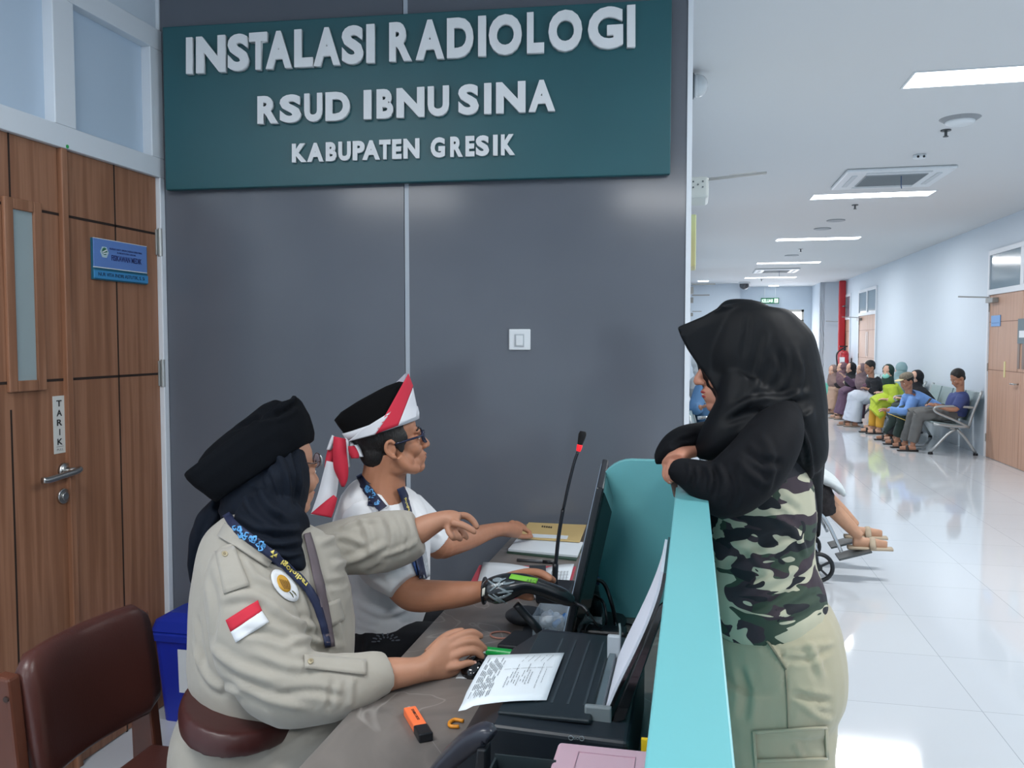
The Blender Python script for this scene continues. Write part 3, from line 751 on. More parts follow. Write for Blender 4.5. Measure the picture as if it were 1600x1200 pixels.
MB().slab([(-.06, .38, DZ - .03), (-.04, .38, DZ - .03), (-.04, 3.31, DZ - .03), (-.06, 3.31, DZ - .03)], (0, 0, -(DZ - .03))).build('front_panel', darkp, desk)
for y in (.38, 1.95, 3.18): MB().box(-.60, -.062, y, y + .02, 0, DZ - .03).build('side_panel', darkp, desk)

teal = M('aqua_laminate', (106, 176, 182), .35, vary=(1.5, .02))
scr = thing('counter_screen', (0, 1.2, 0), 'aqua counter screen with a rounded wing rising beside the desk', 'counter screen')
PT = 1.17
MB().box(-.031, .034, .30, 2.18, 0, PT).build('long_screen', teal, scr, bevel=.002)
r = .085; pts = [(-.033, 2.18, DZ), (-.033, 2.18, PT)]
for k in range(9):
    t = math.pi / 2 * k / 8; pts.append((-.238 + r - r * math.sin(t), 2.18, PT - r + r * math.cos(t)))
pts.append((-.238, 2.18, DZ))
MB().slab(pts, (0, .028, 0)).build('rounded_wing', teal, scr, bevel=.0015)

# monitor, nearly edge-on
mt = at(938, 762, 1.95); mbm = at(884, 1003, 1.93)
hd_ = ray(912, 880); hd_.z = 0; hd_.normalize(); hd_ = Matrix.Rotation(math.radians(-3.0), 3, 'Z') @ hd_
upv = (mt - mbm); Hm = upv.length; upv.normalize(); mn = upv.cross(hd_).normalized()
if mn.x < 0: mn = -mn
mon = thing('computer_monitor', (mbm.x, mbm.y + .2, DZ), 'black computer monitor seen almost edge-on, facing the seated pair', 'monitor')
cc = (mt + mbm) / 2 + hd_ * .235
MB().obox(cc, hd_ * .235, upv * (Hm / 2), mn * .009).build('bezel', black_pl, mon, bevel=.004)
MB().obox(cc - mn * .0095, hd_ * .225, upv * (Hm / 2 - .012), mn * .0006).build('screen', M('screen_dark', (20, 24, 30), .15, emit=((150, 175, 200), .5)), mon)
bk = MB().add([cc + mn * .008 + hd_ * a * .232 + upv * b_ * (Hm / 2 - .004) for a, b_ in ((-1, -1), (1, -1), (1, 1), (-1, 1))] + [cc + mn * .040 + hd_ * a * .17 + upv * b_ * Hm * .33 for a, b_ in ((-1, -1), (1, -1), (1, 1), (-1, 1))],
              [(0, 1, 2, 3), (7, 6, 5, 4), (0, 4, 5, 1), (1, 5, 6, 2), (2, 6, 7, 3), (3, 7, 4, 0)])
bk.build('back_shell', black_gl, mon, bevel=.012, seg=4)
b0 = cc - upv * (Hm / 2 - .05) + mn * .03
MB().cyl((b0.x + .02, b0.y, DZ + .012), (b0.x, b0.y, b0.z + .05), .022).build('stand_neck', black_pl, mon)
MB().ell((b0.x + .02, b0.y, DZ + .007), (.08, 0, 0), (0, .11, 0), (0, 0, .007)).build('stand_base', black_pl, mon, smooth=True)
for k, (px, py) in enumerate(((925, 905), (925, 930))):
    q = at(px, py, 2.12); MB().obox(q, mn * .02, hd_ * .012, (0, 0, .008)).build('cable_plug', M('plug_blue', (30, 50, 90), .4) if k == 0 else black_pl, mon, bevel=.002)

def zd(px, py, z=DZ): return onZ(px, py, z)
# cables behind the monitor
for lb, pts, r, mat in (
    ('thick black video cable arching from the monitor down to the desk', [at(930, 905, 2.1), at(944, 912, 2.1), at(955, 940, 2.08), zd(962, 975, DZ + .012), zd(958, 1000, DZ + .008), zd(935, 1010, DZ + .006)], .005, black_pl),
    ('black power cable curling beside the arching video cable', [at(930, 932, 2.1), at(942, 940, 2.08), at(948, 965, 2.06), zd(946, 985, DZ + .01), zd(960, 1006, DZ + .006)], .0035, black_pl),
    ('short pale grey cable standing behind the printer', [zd(963, 1012, DZ + .003), at(968, 1000, 1.93), at(969, 985, 1.95), at(968, 975, 1.97)], .003, M('cable_grey', (150, 165, 168), .5)),
    ('loop of black cable lying near the foot of the wing', [zd(918, 1003, DZ + .004), at(914, 985, 2.0), at(922, 972, 2.02), at(936, 976, 2.05), zd(985, 990, DZ + .004), zd(990, 978, DZ + .004), zd(965, 972, DZ + .004)], .0025, black_pl)):
    tag(MB().wire(pts, r, 8, 5).build('cable', mat, smooth=True), lb, 'cable')
ps = zd(940, 1000); o = MB().box(ps.x - .05, ps.x + .06, ps.y - .02, ps.y + .03, DZ, DZ + .03).build('power_adapter', black_pl, bevel=.006)
tag(o, 'black power adapter among the cables behind the printer', 'adapter')
# printed carton behind the monitor
a = zd(927, 975); bx = thing('medicine_carton', a, 'small white carton with pink and red print behind the monitor', 'box')
MB().box(a.x - .015, a.x + .035, a.y + .09, a.y + .13, DZ, DZ + .13).build('carton', M('carton_white', (215, 205, 210), .5), bx, bevel=.001)
MB().box(a.x - .0155, a.x + .0355, a.y + .0892, a.y + .1308, DZ + .055, DZ + .08).build('red_band', M('carton_pink', (225, 90, 110), .5), bx)
# clear tub with tissues
def clear_tub(name, c, sx, sy, h, label, tint=(200, 215, 225)):
    t = thing(name, c, label, 'container'); x, y, z = c
    g = M('clear_plastic', tint, .12, alpha=.32, coat=.3)
    v = MB(); 
    for i, j in ((-1, 0), (1, 0), (0, -1), (0, 1)):
        v.obox((x + i * sx, y + j * sy, z + h / 2), ((.0012 if i else sx), 0, 0), (0, (.0012 if j else sy), 0), (0, 0, h / 2))
    v.obox((x, y, z + .0015), (sx, 0, 0), (0, sy, 0), (0, 0, .0015))
    v.build('tub', g, t)
    return t
p = zd(862, 992); c = (p.x, p.y, DZ)
tub = clear_tub('clear_tub', c, .038, .05, .062, 'clear plastic tub holding a crumpled tissue beside the monitor')
random.seed(3)
mb = MB()
for k in range(9): mb.ell((c[0] + random.uniform(-.02, .02), c[1] + random.uniform(-.03, .03), DZ + random.uniform(.015, .05)), (.016, 0, .004), (0, .014, .003), (.004, 0, .012))
o = mb.blend('tissue', M('tissue_white', (222, 228, 234), .8), None, .0022, 1, wrinkle=(.0016, 70)); tag(o, 'crumpled white tissue inside the clear tub', 'tissue')
tag(MB().cyl((c[0] + .01, c[1] - .03, DZ + .035), (c[0] + .032, c[1] + .02, DZ + .045), .007).build('blue_cap', M('bright_blue', (60, 140, 215), .4), smooth=True), 'bright blue pen cap in the clear tub', 'cap')
p = zd(918, 985); clear_tub('clear_tub', (p.x + .01, p.y + .01, DZ), .03, .05, .05, 'second clear bluish tub, behind the foot of the monitor', (160, 190, 210))

# goose-neck microphone
md = 2.36; mic = thing('gooseneck_microphone', zd(868, 925), 'black gooseneck microphone with a red ring rising from the desk', 'microphone')
b = at(869, 912, md)
MB().obox((b.x, b.y, DZ + .02), (.05, 0, 0), (0, .06, 0), (0, 0, .02)).build('mic_base', black_pl, mic, bevel=.008)
MB().wire([(b.x, b.y, DZ + .03), at(867, 905, md), at(868, 880, md)], .0085, 12, 4).build('flex_foot', black_pl, mic, smooth=True)
MB().wire([at(868, 885, md), at(872, 845, md), at(876, 818, md), at(880, 796, md)], .0055, 12, 5).build('gooseneck', black_pl, mic, smooth=True)
MB().wire([at(880, 797, md), at(888, 760, md), at(897, 724, md), at(903, 706, md)], .0045, 12, 5).build('mic_stem', black_pl, mic, smooth=True)
MB().tube3([(at(903.5, 705, md), .006, .006), (at(905, 700, md), .0075, .0075), (at(906, 695, md), .008, .008)], FW).build('light_ring', M('ring_red', (220, 30, 40), .4, emit=((255, 30, 40), .6)), mic, smooth=True)
MB().tube3([(at(906, 695, md), .007, .007), (at(908, 687, md), .0095, .0095), (at(910, 679, md), .011, .011), (at(911, 674, md), .008, .008)], FW).build('mic_capsule', M('mic_foam', (14, 14, 16), .9, bump=(900, .4, .001)), mic, smooth=True)

# inkjet printer
PX0, PX1, PY0, PY1, PZ = -.362, -.085, 1.195, 1.63, .905
prn = thing('inkjet_printer', ((PX0 + PX1) / 2, (PY0 + PY1) / 2, DZ), 'black inkjet printer on the desk with sheets standing in its rear feed', 'printer')
pb = M('printer_black', (26, 34, 42), .42)
body = MB().slab([(PX0 + .02, PY0, DZ + .002), (PX1, PY0, DZ + .002), (PX1, PY0, PZ - .01), (PX0 + .075, PY0, PZ - .004), (PX0 + .01, PY0, PZ - .05), (PX0, PY0, DZ + .03)], (0, PY1 - PY0, 0))
body.build('printer_body', pb, prn, bevel=.008, seg=3)
MB().slab([(PX0 + .072, PY0 + .035, PZ - .006), (PX1 - .06, PY0 + .035, PZ - .006), (PX1 - .06, PY1 - .035, PZ - .006), (PX0 + .072, PY1 - .035, PZ - .006)], (0, 0, .008)).build('scanner_lid', M('printer_lid', (30, 40, 46), .3), prn, bevel=.003)
rb = MB()
for k in range(4): rb.box(PX1 - .155 + k * .026, PX1 - .151 + k * .026, PY0 + .08, PY1 - .07, PZ, PZ + .003)
rb.build('rib', M('printer_rib', (52, 62, 68), .35), prn)
MB().slab([(PX1 - .065, PY0 + .06, PZ - .012), (PX1 - .055, PY0 + .06, PZ + .012), (PX1 - .045, PY0 + .06, PZ + .012), (PX1 - .04, PY0 + .06, PZ - .012)], (0, .26, 0)).build('feed_lip', M('clear_smoke', (90, 105, 112), .2), prn)
MB().box(PX1 - .072, PX1 - .03, PY0 + .055, PY0 + .066, PZ - .015, PZ + .014).build('edge_guide', M('guide_grey', (120, 128, 132), .4), prn, bevel=.003)
MB().box(PX1 - .060, PX1 - .035, PY0 + .285, PY0 + .295, PZ - .01, PZ + .045).build('edge_guide', M('guide_pale', (170, 178, 184), .4), prn, bevel=.004)
curve = [(-.128, .895), (-.108, .945), (-.083, 1.0), (-.062, 1.05), (-.047, 1.095), (-.040, 1.13)]
def sheet_strip(off, y0, y1, th):
    v = MB(); P = catmull(curve, 4); R = []
    for i, q in enumerate(P):
        a = P[max(0, i - 1)]; b_ = P[min(len(P) - 1, i + 1)]; t = b_ - a; t /= np.linalg.norm(t); nn = np.array((t[1], -t[0]))
        A = q + nn * off; B = q + nn * (off + th)
        R.append([Vector((A[0], y0, A[1])), Vector((A[0], y1, A[1])), Vector((B[0], y1, B[1])), Vector((B[0], y0, B[1]))])
    return v.rings(R)
curve_t = curve; 
sheet_strip(.0015, 1.262, 1.50, .0045).build('paper_support', black_gl, prn)
# sturdier black frame under the support
MB().slab([(-.118, 1.255, .89), (-.094, 1.255, .90), (-.036, 1.255, 1.075), (-.034, 1.255, 1.09), (-.045, 1.255, 1.08)], (0, .012, 0)).build('support_arm', black_gl, prn, bevel=.002)
o = sheet_strip(-.0035, 1.268, 1.478, .0045).build('paper_stack', M('paper_white', (222, 226, 238), .7)); tag(o, 'white sheets standing in the rear feed of the black printer', 'paper')
for py, px, tx in ((1153, 892, 1), (1154, 909, 0)):
    q = onY(px, py, PY0 - .0015)
    MB().wire([q + Vector((math.cos(a) * .0035, 0, math.sin(a) * .0035)) for a in [i * math.pi / 5 for i in range(10)]], .0006, 5, 1, True).build('button_icon', M('icon_grey', (130, 140, 145), .5), prn)
q = onY(896, 1153, PY0 - .001)
text_box('lettering', 'GO', M('icon_grey', (130, 140, 145), .5), prn, q + Vector((.0, 0, -.002)), q + Vector((.008, 0, -.002)), q + Vector((.008, 0, .002)), q + Vector((.0, 0, .002)), (0, -1, 0), .0004)

# printed form lying on the printer
ZP = PZ + .004
cs = [onZ(716, 1107, ZP - .004), onZ(854, 1094, ZP), onZ(882, 1020, ZP), onZ(762, 1024, ZP)]
form = thing('printed_form', cs[0], 'white printed form lying face up on top of the printer', 'paper')
V = []; Fc = []
for j in range(9):
    for i in range(13):
        u, w = i / 12, j / 8
        q = (cs[0] * (1 - u) + cs[1] * u) * (1 - w) + (cs[3] * (1 - u) + cs[2] * u) * w
        q = q + Vector((0, 0, .004 * math.sin(u * 3.1) * (1 - w) + .003 * math.sin(w * 3)))
        if u < .12 and w < .2: q = q + Vector((0, 0, -.004))
        V.append(q)
for j in range(8):
    for i in range(12): a = j * 13 + i; Fc.append((a, a + 1, a + 14, a + 13))
paper = M('paper_white2', (220, 228, 234), .7)
fo = MB().add(V, Fc).build('sheet', paper, form, smooth=True); s_ = fo.modifiers.new('t', 'SOLIDIFY'); s_.thickness = .0004
def fpt(u, w, dz=.0012):
    q = (cs[0] * (1 - u) + cs[1] * u) * (1 - w) + (cs[3] * (1 - u) + cs[2] * u) * w
    return q + Vector((0, 0, .004 * math.sin(u * 3.1) * (1 - w) + .003 * math.sin(w * 3) + dz))
pr = MB(); random.seed(5)
def bar(u0, w0, u1, w1, t=.006):
    K_ = 6
    for i in range(K_):
        a0 = i / K_; a1 = (i + .82) / K_
        if random.random() < .12: continue
        A = (u0 + (u1 - u0) * a0, w0 + (w1 - w0) * a0); B = (u0 + (u1 - u0) * a1, w0 + (w1 - w0) * a1)
        du, dw = (0, t) if abs(u1 - u0) > abs(w1 - w0) else (t, 0)
        pr.add([fpt(*A), fpt(*B), fpt(B[0] + du, B[1] + dw), fpt(A[0] + du, A[1] + dw)], [(0, 1, 2, 3)])
for k in range(11): bar(.06 + k * .022, .12 + (k % 3) * .02, .06 + k * .022, .93 - (k % 4) * .04, .007)
for k in range(9): bar(.42 + k * .035, .25 + random.random() * .1, .42 + k * .035, .45 + random.random() * .3, .006)
for k in range(5): bar(.5 + .08 * k, .78, .55 + .08 * k, .93, .006)
bar(.33, .62, .95, .62, .004); bar(.8, .2, .8, .75, .004); bar(.86, .3, .86, .6, .004)
pr.build('printing', M('grey_print', (70, 74, 82), .6), form)

# highlighter
def along(p0, p1, w, h, z0): 
    d = (p1 - p0); d.z = 0; L = d.length; d.normalize(); s = Vector((-d.y, d.x, 0)); return d, s, L
A, B = zd(640, 1109, DZ + .01), zd(666, 1152, DZ + .01); d, s, L = along(A, B, 0, 0, 0)
hl = thing('highlighter', (A + B) / 2, 'chunky orange highlighter with a black cap lying on the marble desk', 'highlighter')
C0 = Vector((A.x, A.y, DZ + .0085)); 
MB().obox(C0 + d * L * .34, d * L * .34, s * .0125, (0, 0, .0085)).build('highlighter_body', M('neon_orange', (255, 122, 70), .4), hl, bevel=.003, seg=3)
MB().obox(C0 + d * L * .83, d * L * .17, s * .0135, (0, 0, .0085)).build('highlighter_cap', black_pl, hl, bevel=.003, seg=3)
MB().cyl(C0 - d * .006, C0, .006).build('end_plug', M('clear_end', (190, 190, 190), .2), hl)
zt2 = Vector((0, 0, .0088)); c1 = C0 + d * L * .12 + zt2; c2 = C0 + d * L * .52 + zt2
text_box('lettering', 'STABILO BOSS', M('dark_print', (35, 38, 40), .5), hl, c1 - s * .001, c2 - s * .001, c2 + s * .004, c1 + s * .004, (0, 0, 1), .0004, .01)
# green marker
A, B = zd(757, 1017, DZ + .012), zd(800, 1022, DZ + .012); d = (B - A).normalized()
mk = thing('marker_pen', A, 'white marker pen with a bright green cap beside the printer', 'marker')
MB().cyl(A - d * .004, A + d * .012, .0095).build('marker_barrel', white_pl, mk, smooth=False)
MB().cyl(A + d * .006, B, .0105, seg=24).build('marker_cap', M('marker_green', (20, 165, 75), .35), mk, smooth=False)
# mouse
p = zd(744, 1047); ms = thing('computer_mouse', p, 'black computer mouse under the hand of the khaki woman', 'mouse')
MB().ell((p.x, p.y, DZ + .006), (.033, 0, 0), (0, .055, 0), (0, 0, .030)).build('mouse_shell', black_gl, ms, smooth=True)
MB().cyl((p.x - .004, p.y + .028, DZ + .030), (p.x + .004, p.y + .028, DZ + .030), .007).build('scroll_wheel', M('wheel_grey', (80, 84, 88), .5), ms)
MB().slab([zd(712, 1060, DZ + .0005), zd(770, 1062, DZ + .0005), zd(778, 1030, DZ + .0005), zd(735, 1028, DZ + .0005)], (0, 0, .001)).build('paper_slip', M('slip_white', (205, 210, 214), .6))
tag(bpy.data.objects['paper_slip'], 'pale paper slip lying under the black mouse', 'paper')
# rubber band
p = zd(783, 992, DZ + .0025)
tag(MB().wire([p + Vector((math.cos(a) * .027, math.sin(a) * .024, 0)) for a in [i * math.pi / 10 for i in range(20)]], .0022, 8, 1, True).build('rubber_band', M('band_pinkbrown', (168, 118, 104), .6), smooth=True), 'pinkish brown rubber ring lying on the desk behind the mouse', 'rubber band')
# flat black pad
tag(MB().slab([zd(776, 1006, DZ + .014), zd(845, 1012, DZ + .014), zd(850, 985, DZ + .014), zd(803, 984, DZ + .014)], (0, 0, -.014)).build('black_case', M('case_black', (30, 34, 40), .5), bevel=.005), 'flat black case lying between the rubber ring and the printer', 'case')
# small orange clip, sticking out from the printer
p = zd(712, 1130, DZ + .004)
tag(MB().wire([p + Vector((.012, .012, 0)), p + Vector((-.006, .014, 0)), p + Vector((-.012, 0, 0)), p + Vector((-.006, -.014, 0)), p + Vector((.010, -.012, 0))], .0036, 8, 4).build('orange_clip', M('clip_orange', (225, 145, 40), .4), smooth=True), 'small orange hooked clip peeking out beside the printer', 'clip')
# stapler
sp = thing('stapler', zd(725, 1190), 'black stapler arching up in the bottom foreground', 'stapler')
def S3(px, py, d): return at(px, py, d)
MB().ptube([(672, 1215, 1.22, 9, .013), (700, 1188, 1.20, 14, .016), (732, 1160, 1.18, 17, .017), (758, 1146, 1.165, 15, .017), (768, 1152, 1.16, 12, .014)], 16, 4, power=3).build('stapler_arm', M('stapler_grey', (46, 48, 58), .3), sp, smooth=True)
q = at(740, 1200, 1.17); MB().box(q.x - .055, q.x + .02, q.y - .02, q.y + .02, DZ, DZ + .03).slab([(q.x + .0, q.y - .015, DZ + .03), (q.x + .02, q.y - .015, DZ + .03), (q.x + .022, q.y - .015, at(768, 1160, 1.17).z), (q.x + .008, q.y - .015, at(768, 1160, 1.17).z)], (0, .03, 0)).build('stapler_base', black_pl, sp, bevel=.003)
# pin box
p = at(818, 1190, 1.11); z1 = p.z - .01
pb_ = thing('pin_box', (p.x, p.y, DZ), 'black open box of push pins at the bottom edge', 'box')
x0, x1, y0, y1 = p.x - .045, p.x + .04, p.y - .06, p.y + .025
v = MB(); v.box(x0, x0 + .003, y0, y1, DZ, z1).box(x1 - .003, x1, y0, y1, DZ, z1).box(x0, x1, y0, y0 + .003, DZ, z1).box(x0, x1, y1 - .003, y1, DZ, z1 + .004).box(x0, x1, y0, y1, DZ, z1 - .03)
v.build('box_tray', M('box_dark', (38, 48, 52), .5), pb_)
for k, (dx, dy, c_, lb) in enumerate(((-.005, -.008, (60, 130, 200), 'blue push pin standing in the black pin box'), (.028, -.016, (230, 190, 40), 'yellow push pin standing in the black pin box'), (-.03, -.012, (70, 85, 88), 'dark grey push pin in the black pin box'))):
    c = Vector((p.x + dx, p.y + dy, z1 - .03)); m_ = M('pin_%d' % k, c_, .35)
    g = thing('push_pin', c, lb, 'push pin')
    MB().cyl(c, c + Vector((0, 0, .006)), .008, seg=6).cyl(c + Vector((0, 0, .006)), c + Vector((.002, 0, .020)), .0045).cyl(c + Vector((.002, 0, .020)), c + Vector((.003, 0, .026)), .009, seg=6).build('pin_head', m_, g, bevel=.001)
# clear box with pink lid
zl = .912; c0, c1, c2_, c3 = onZ(872, 1160, zl), onZ(1040, 1172, zl), onZ(1058, 1290, zl), onZ(842, 1290, zl)
pk = thing('pink_lidded_box', ((c0.x + c1.x) / 2, (c0.y + c2_.y) / 2, DZ), 'clear box with a dusty pink lid at the bottom edge', 'container')
x0, x1, y0, y1 = c0.x + .004, -.045, .98, c0.y
tx = MB()
for a in ((x0, x0 + .002, y0, y1), (x1 - .002, x1, y0, y1), (x0, x1, y0, y0 + .002), (x0, x1, y1 - .002, y1)): tx.box(*a, DZ, zl - .012)
tx.box(x0, x1, y0, y1, DZ, DZ + .002)
tx.build('clear_tub_wall', M('clear_plastic2', (185, 195, 205), .15, alpha=.45), pk)
ld = MB().box(x0 - .004, x1 + .004, y0 - .004, y1 + .004, zl - .014, zl).build('pink_lid', M('dusty_pink', (206, 170, 184), .4), pk, bevel=.006, seg=4)
ww = [(x0 + .028, y1 - .022), (x1 - .025, y1 - .022), (x1 - .025, y0 + .03), (x0 + .028, y0 + .03)]
MB().wire([(a, b_, zl + .0005) for a, b_ in ww], .0012, 6, 1, True).build('lid_ridge', M('pink_shade', (190, 150, 165), .4), ld)
tag(MB().box(-.066, -.050, PY0 - .012, PY0 - .004, DZ, at(1028, 1160, 1.19).z).build('yellow_ruler', M('ruler_yellow', (238, 196, 40), .4)), 'yellow ruler end standing behind the pink lidded box', 'ruler')

# barcode scanner wrapped in clear tape, and its stand
bs = thing('barcode_scanner', at(820, 915, 1.9), 'black barcode scanner wrapped in clear tape with a green label', 'barcode scanner')
D_ = 1.90
sc_ = MB().ptube([(757, 930, D_, 13, .020), (766, 925, D_, 20, .030), (782, 920, D_, 22, .034), (800, 915, D_, 20, .032), (822, 912, D_, 15, .024), (850, 920, D_, 13.5, .019), (875, 930, D_, 13, .017), (888, 937, D_, 11, .014), (896, 941, D_, 7, .009)], 24, 4)
so = sc_.blend('scanner_body', M('scanner_black', (22, 26, 30), .22, coat=.3), bs, .003, 3)
tr = bvh(so)
v, f = grid4(((799, 897), (841, 904), (838, 912), (795, 904)), 10, 4); lay('green_label', M('label_green', (120, 190, 60), .5), bs, v, f, tr, .0015)
text_px('label_print', 'A B C 1', M('label_ink', (60, 90, 50), .5), bs, ((822, 909), (838, 911), (839, 907), (824, 904.5)), tr, .0025)
v, f = grid4(((754, 920), (758, 918), (757, 930), (753, 932)), 3, 4); lay('window_rim', M('rim_pale', (205, 205, 195), .5), bs, v, f, tr, .0015)
random.seed(11); tp = M('clear_tape', (150, 165, 172), .18, alpha=.45, coat=.6)
for k in range(11):
    x = random.uniform(772, 806); y = random.uniform(905, 936); a = random.uniform(-.9, .6)
    L_ = random.uniform(7, 15)
    v, f = strip_px([(x - L_ * math.cos(a), y - L_ * math.sin(a), .8), (x, y + random.uniform(-2, 2), 1.8), (x + L_ * math.cos(a), y + L_ * math.sin(a), .8)])
    lay('tape_crease', tp, bs, v, f, tr, .002)
MB().wire([at(894, 940, D_), at(903, 944, 1.9), at(911, 948, 1.89), at(919, 957, 1.88)], .0042, 10, 4).build('cable_boot', black_pl, bs, smooth=True)
MB().wire([at(916, 953, 1.885), at(924, 963, 1.9), at(932, 975, 1.95), zd(944, 985, DZ + .006), zd(950, 1002, DZ + .005)], .0026, 8, 4).build('scanner_cable', black_pl, bs, smooth=True)
st = thing('scanner_stand', zd(815, 985), 'black bent scanner stand leaning under the barcode scanner', 'stand')
MB().tube3([(at(806, 944, 1.93), .009, .009), (at(822, 962, 1.93), .010, .010), (at(842, 985, 1.93), .010, .010), (zd(852, 1004, DZ + .006), .010, .010)], FW).build('stand_arm', black_pl, st, smooth=True)
MB().ell(zd(822, 962, DZ + .02), (.055, 0, 0), (0, .05, 0), (0, 0, .022)).build('stand_foot', M('case_black', (30, 34, 40), .5), st, smooth=True)
MB().cyl(zd(842, 990, DZ), zd(842, 990, DZ) + Vector((0, 0, .012)), .04).build('stand_plate', black_pl, st)

# papers further along the desk
def flat(name, px, z, th, mat, label, cat, bev=0):
    P = [zd(x, y, z) for x, y in px]; return tag(MB().slab(P, (0, 0, -th)).build(name, mat, bevel=bev), label, cat)
lg = thing('ledger_book', zd(815, 905), 'open ledger with a pink-red cover edge lying behind the scanner', 'book')
MB().slab([zd(x, y, DZ + .004) for x, y in ((736, 908), (749, 883), (900, 885), (886, 932), (740, 934))], (0, 0, -.004)).build('ledger_cover', M('cover_red', (185, 70, 85), .5), lg)
def page(P, h0, h1, nm):
    v = []; f = []
    for j in range(7):
        for i in range(9):
            u, w = i / 8, j / 6; q = (P[0] * (1 - u) + P[1] * u) * (1 - w) + (P[3] * (1 - u) + P[2] * u) * w
            v.append(q + Vector((0, 0, h0 + (h1 - h0) * u + .006 * math.sin(u * math.pi))))
    for j in range(6):
        for i in range(8): a = j * 9 + i; f.append((a, a + 1, a + 10, a + 9))
    o = MB().add(v, f).build(nm, paper, lg, smooth=True); s = o.modifiers.new('t', 'SOLIDIFY'); s.thickness = .003; s.offset = -1; return o
base = DZ + .006
P1 = [zd(741, 930, base), zd(835, 935, base), zd(845, 891, base), zd(755, 880, base)]
P2 = [zd(836, 935, base), zd(884, 930, base), zd(897, 883, base), zd(846, 891, base)]
page(P1, .004, .002, 'left_page'); page(P2, .002, .004, 'right_page')
pr = MB()
for k in range(6):
    a = zd(862 + k * 5, 892, base + .012); b_ = zd(858 + k * 5, 912, base + .012); d = (b_ - a); s = Vector((.0012, 0, 0)); pr.add([a, b_, b_ + s, a + s], [(0, 1, 2, 3)])
for k in range(4):
    a = zd(862, 894 + k * 5, base + .012); b_ = zd(888, 893 + k * 5, base + .012); s = Vector((0, .002, 0)); pr.add([a, b_, b_ + s, a + s], [(0, 1, 2, 3)])
pr.build('printing', M('grey_print', (70, 74, 82), .6), lg)
tag(MB().slab([zd(826, 896, DZ + .03), zd(853, 897, DZ + .03), zd(853, 883, DZ + .03), zd(827, 883, DZ + .03)], (0, 0, -.018)).build('eraser_block', M('block_dark', (32, 38, 44), .6), bevel=.002), 'dark square block resting on the open ledger', 'eraser')
A, B = zd(808, 875, DZ + .005), zd(866, 879, DZ + .005)
pn = thing('pen', (A + B) / 2, 'dark thin pen lying across the desk between ledger and folder', 'pen')
MB().cyl(A, A * .3 + B * .7, .0052).build('pen_barrel', M('pen_dark', (70, 72, 76), .4), pn, smooth=True); MB().cyl(A * .3 + B * .7, B, .0058).build('pen_cap', black_pl, pn, smooth=True)
fl = thing('document_folder', zd(850, 862), 'white papers in a dark green-edged folder near the wall', 'folder')
MB().slab([zd(x, y, DZ + .006) for x, y in ((792, 862), (806, 845), (912, 850), (900, 874))], (0, 0, -.006)).build('folder_cover', M('folder_green', (52, 78, 66), .5), fl)
MB().slab([zd(x, y, DZ + .014) for x, y in ((794, 858), (808, 841), (911, 847), (902, 868))], (0, 0, -.007)).build('sheet', paper, fl)
ev = thing('brown_envelope', zd(860, 832, DZ + .02), 'kraft brown envelope with a white strip, farthest paper on the desk', 'envelope')
ZE = DZ + .020
MB().slab([zd(x, y, ZE) for x, y in ((809, 840), (826, 816), (916, 820), (906, 846))], (0, 0, -.004)).build('envelope_body', M('kraft', (205, 178, 122), .6), ev, bevel=.001)
MB().slab([zd(x, y, ZE + .0012) for x, y in ((830, 839), (832, 834), (888, 837), (886, 842))], (0, 0, -.001)).build('white_strip', paper, ev)
q = MB(); 
for k in range(5): q.slab([zd(x, y, ZE + .0012) for x, y in ((846 + k * 3.4, 823 + k * .35), (847 + k * 3.4, 821 + k * .35), (849 + k * 3.4, 821.2 + k * .35), (848.4 + k * 3.4, 823.8 + k * .35))], (0, 0, -.0008))
q.build('stamp_mark', M('stamp_ink', (60, 55, 45), .6), ev)

# ---- blue bin
bx, by = -1.925, 2.90
bn = thing('waste_bin', (bx, by, 0), 'blue plastic lidded waste bin in the corner behind the khaki woman', 'bin')
blue = M('bin_blue', (26, 48, 168), .32)
R = []
def rr(cx, cy, w, h, z, rad=.03, k=5):
    o = []
    for qx, qy, a0 in ((1, 1, 0), (-1, 1, 90), (-1, -1, 180), (1, -1, 270)):
        for i in range(k):
            a = math.radians(a0 + 90 * i / (k - 1)); o.append(Vector((cx + qx * (w - rad) + rad * math.cos(a), cy + qy * (h - rad) + rad * math.sin(a), z)))
    return o
MB().rings([rr(bx, by, .085, .08, 0), rr(bx, by, .108, .10, .33)]).build('bin_body', blue, bn, smooth=False)
MB().rings([rr(bx, by, .118, .11, .325), rr(bx, by, .120, .112, .35), rr(bx, by, .112, .104, .358), rr(bx, by, .118, .110, .362), rr(bx, by, .105, .10, .40), rr(bx, by, .06, .06, .425, .02)]).build('bin_lid', M('bin_blue_lid', (28, 52, 165), .25), bn, smooth=False)
n_ = Vector((.35, -.93, 0))
MB().slab([(bx + .01, by - .103, .13), (bx + .085, by - .103, .13), (bx + .085, by - .109, .30), (bx + .01, by - .109, .30)], (0, -.003, 0)).build('white_label', white_pl, bn)

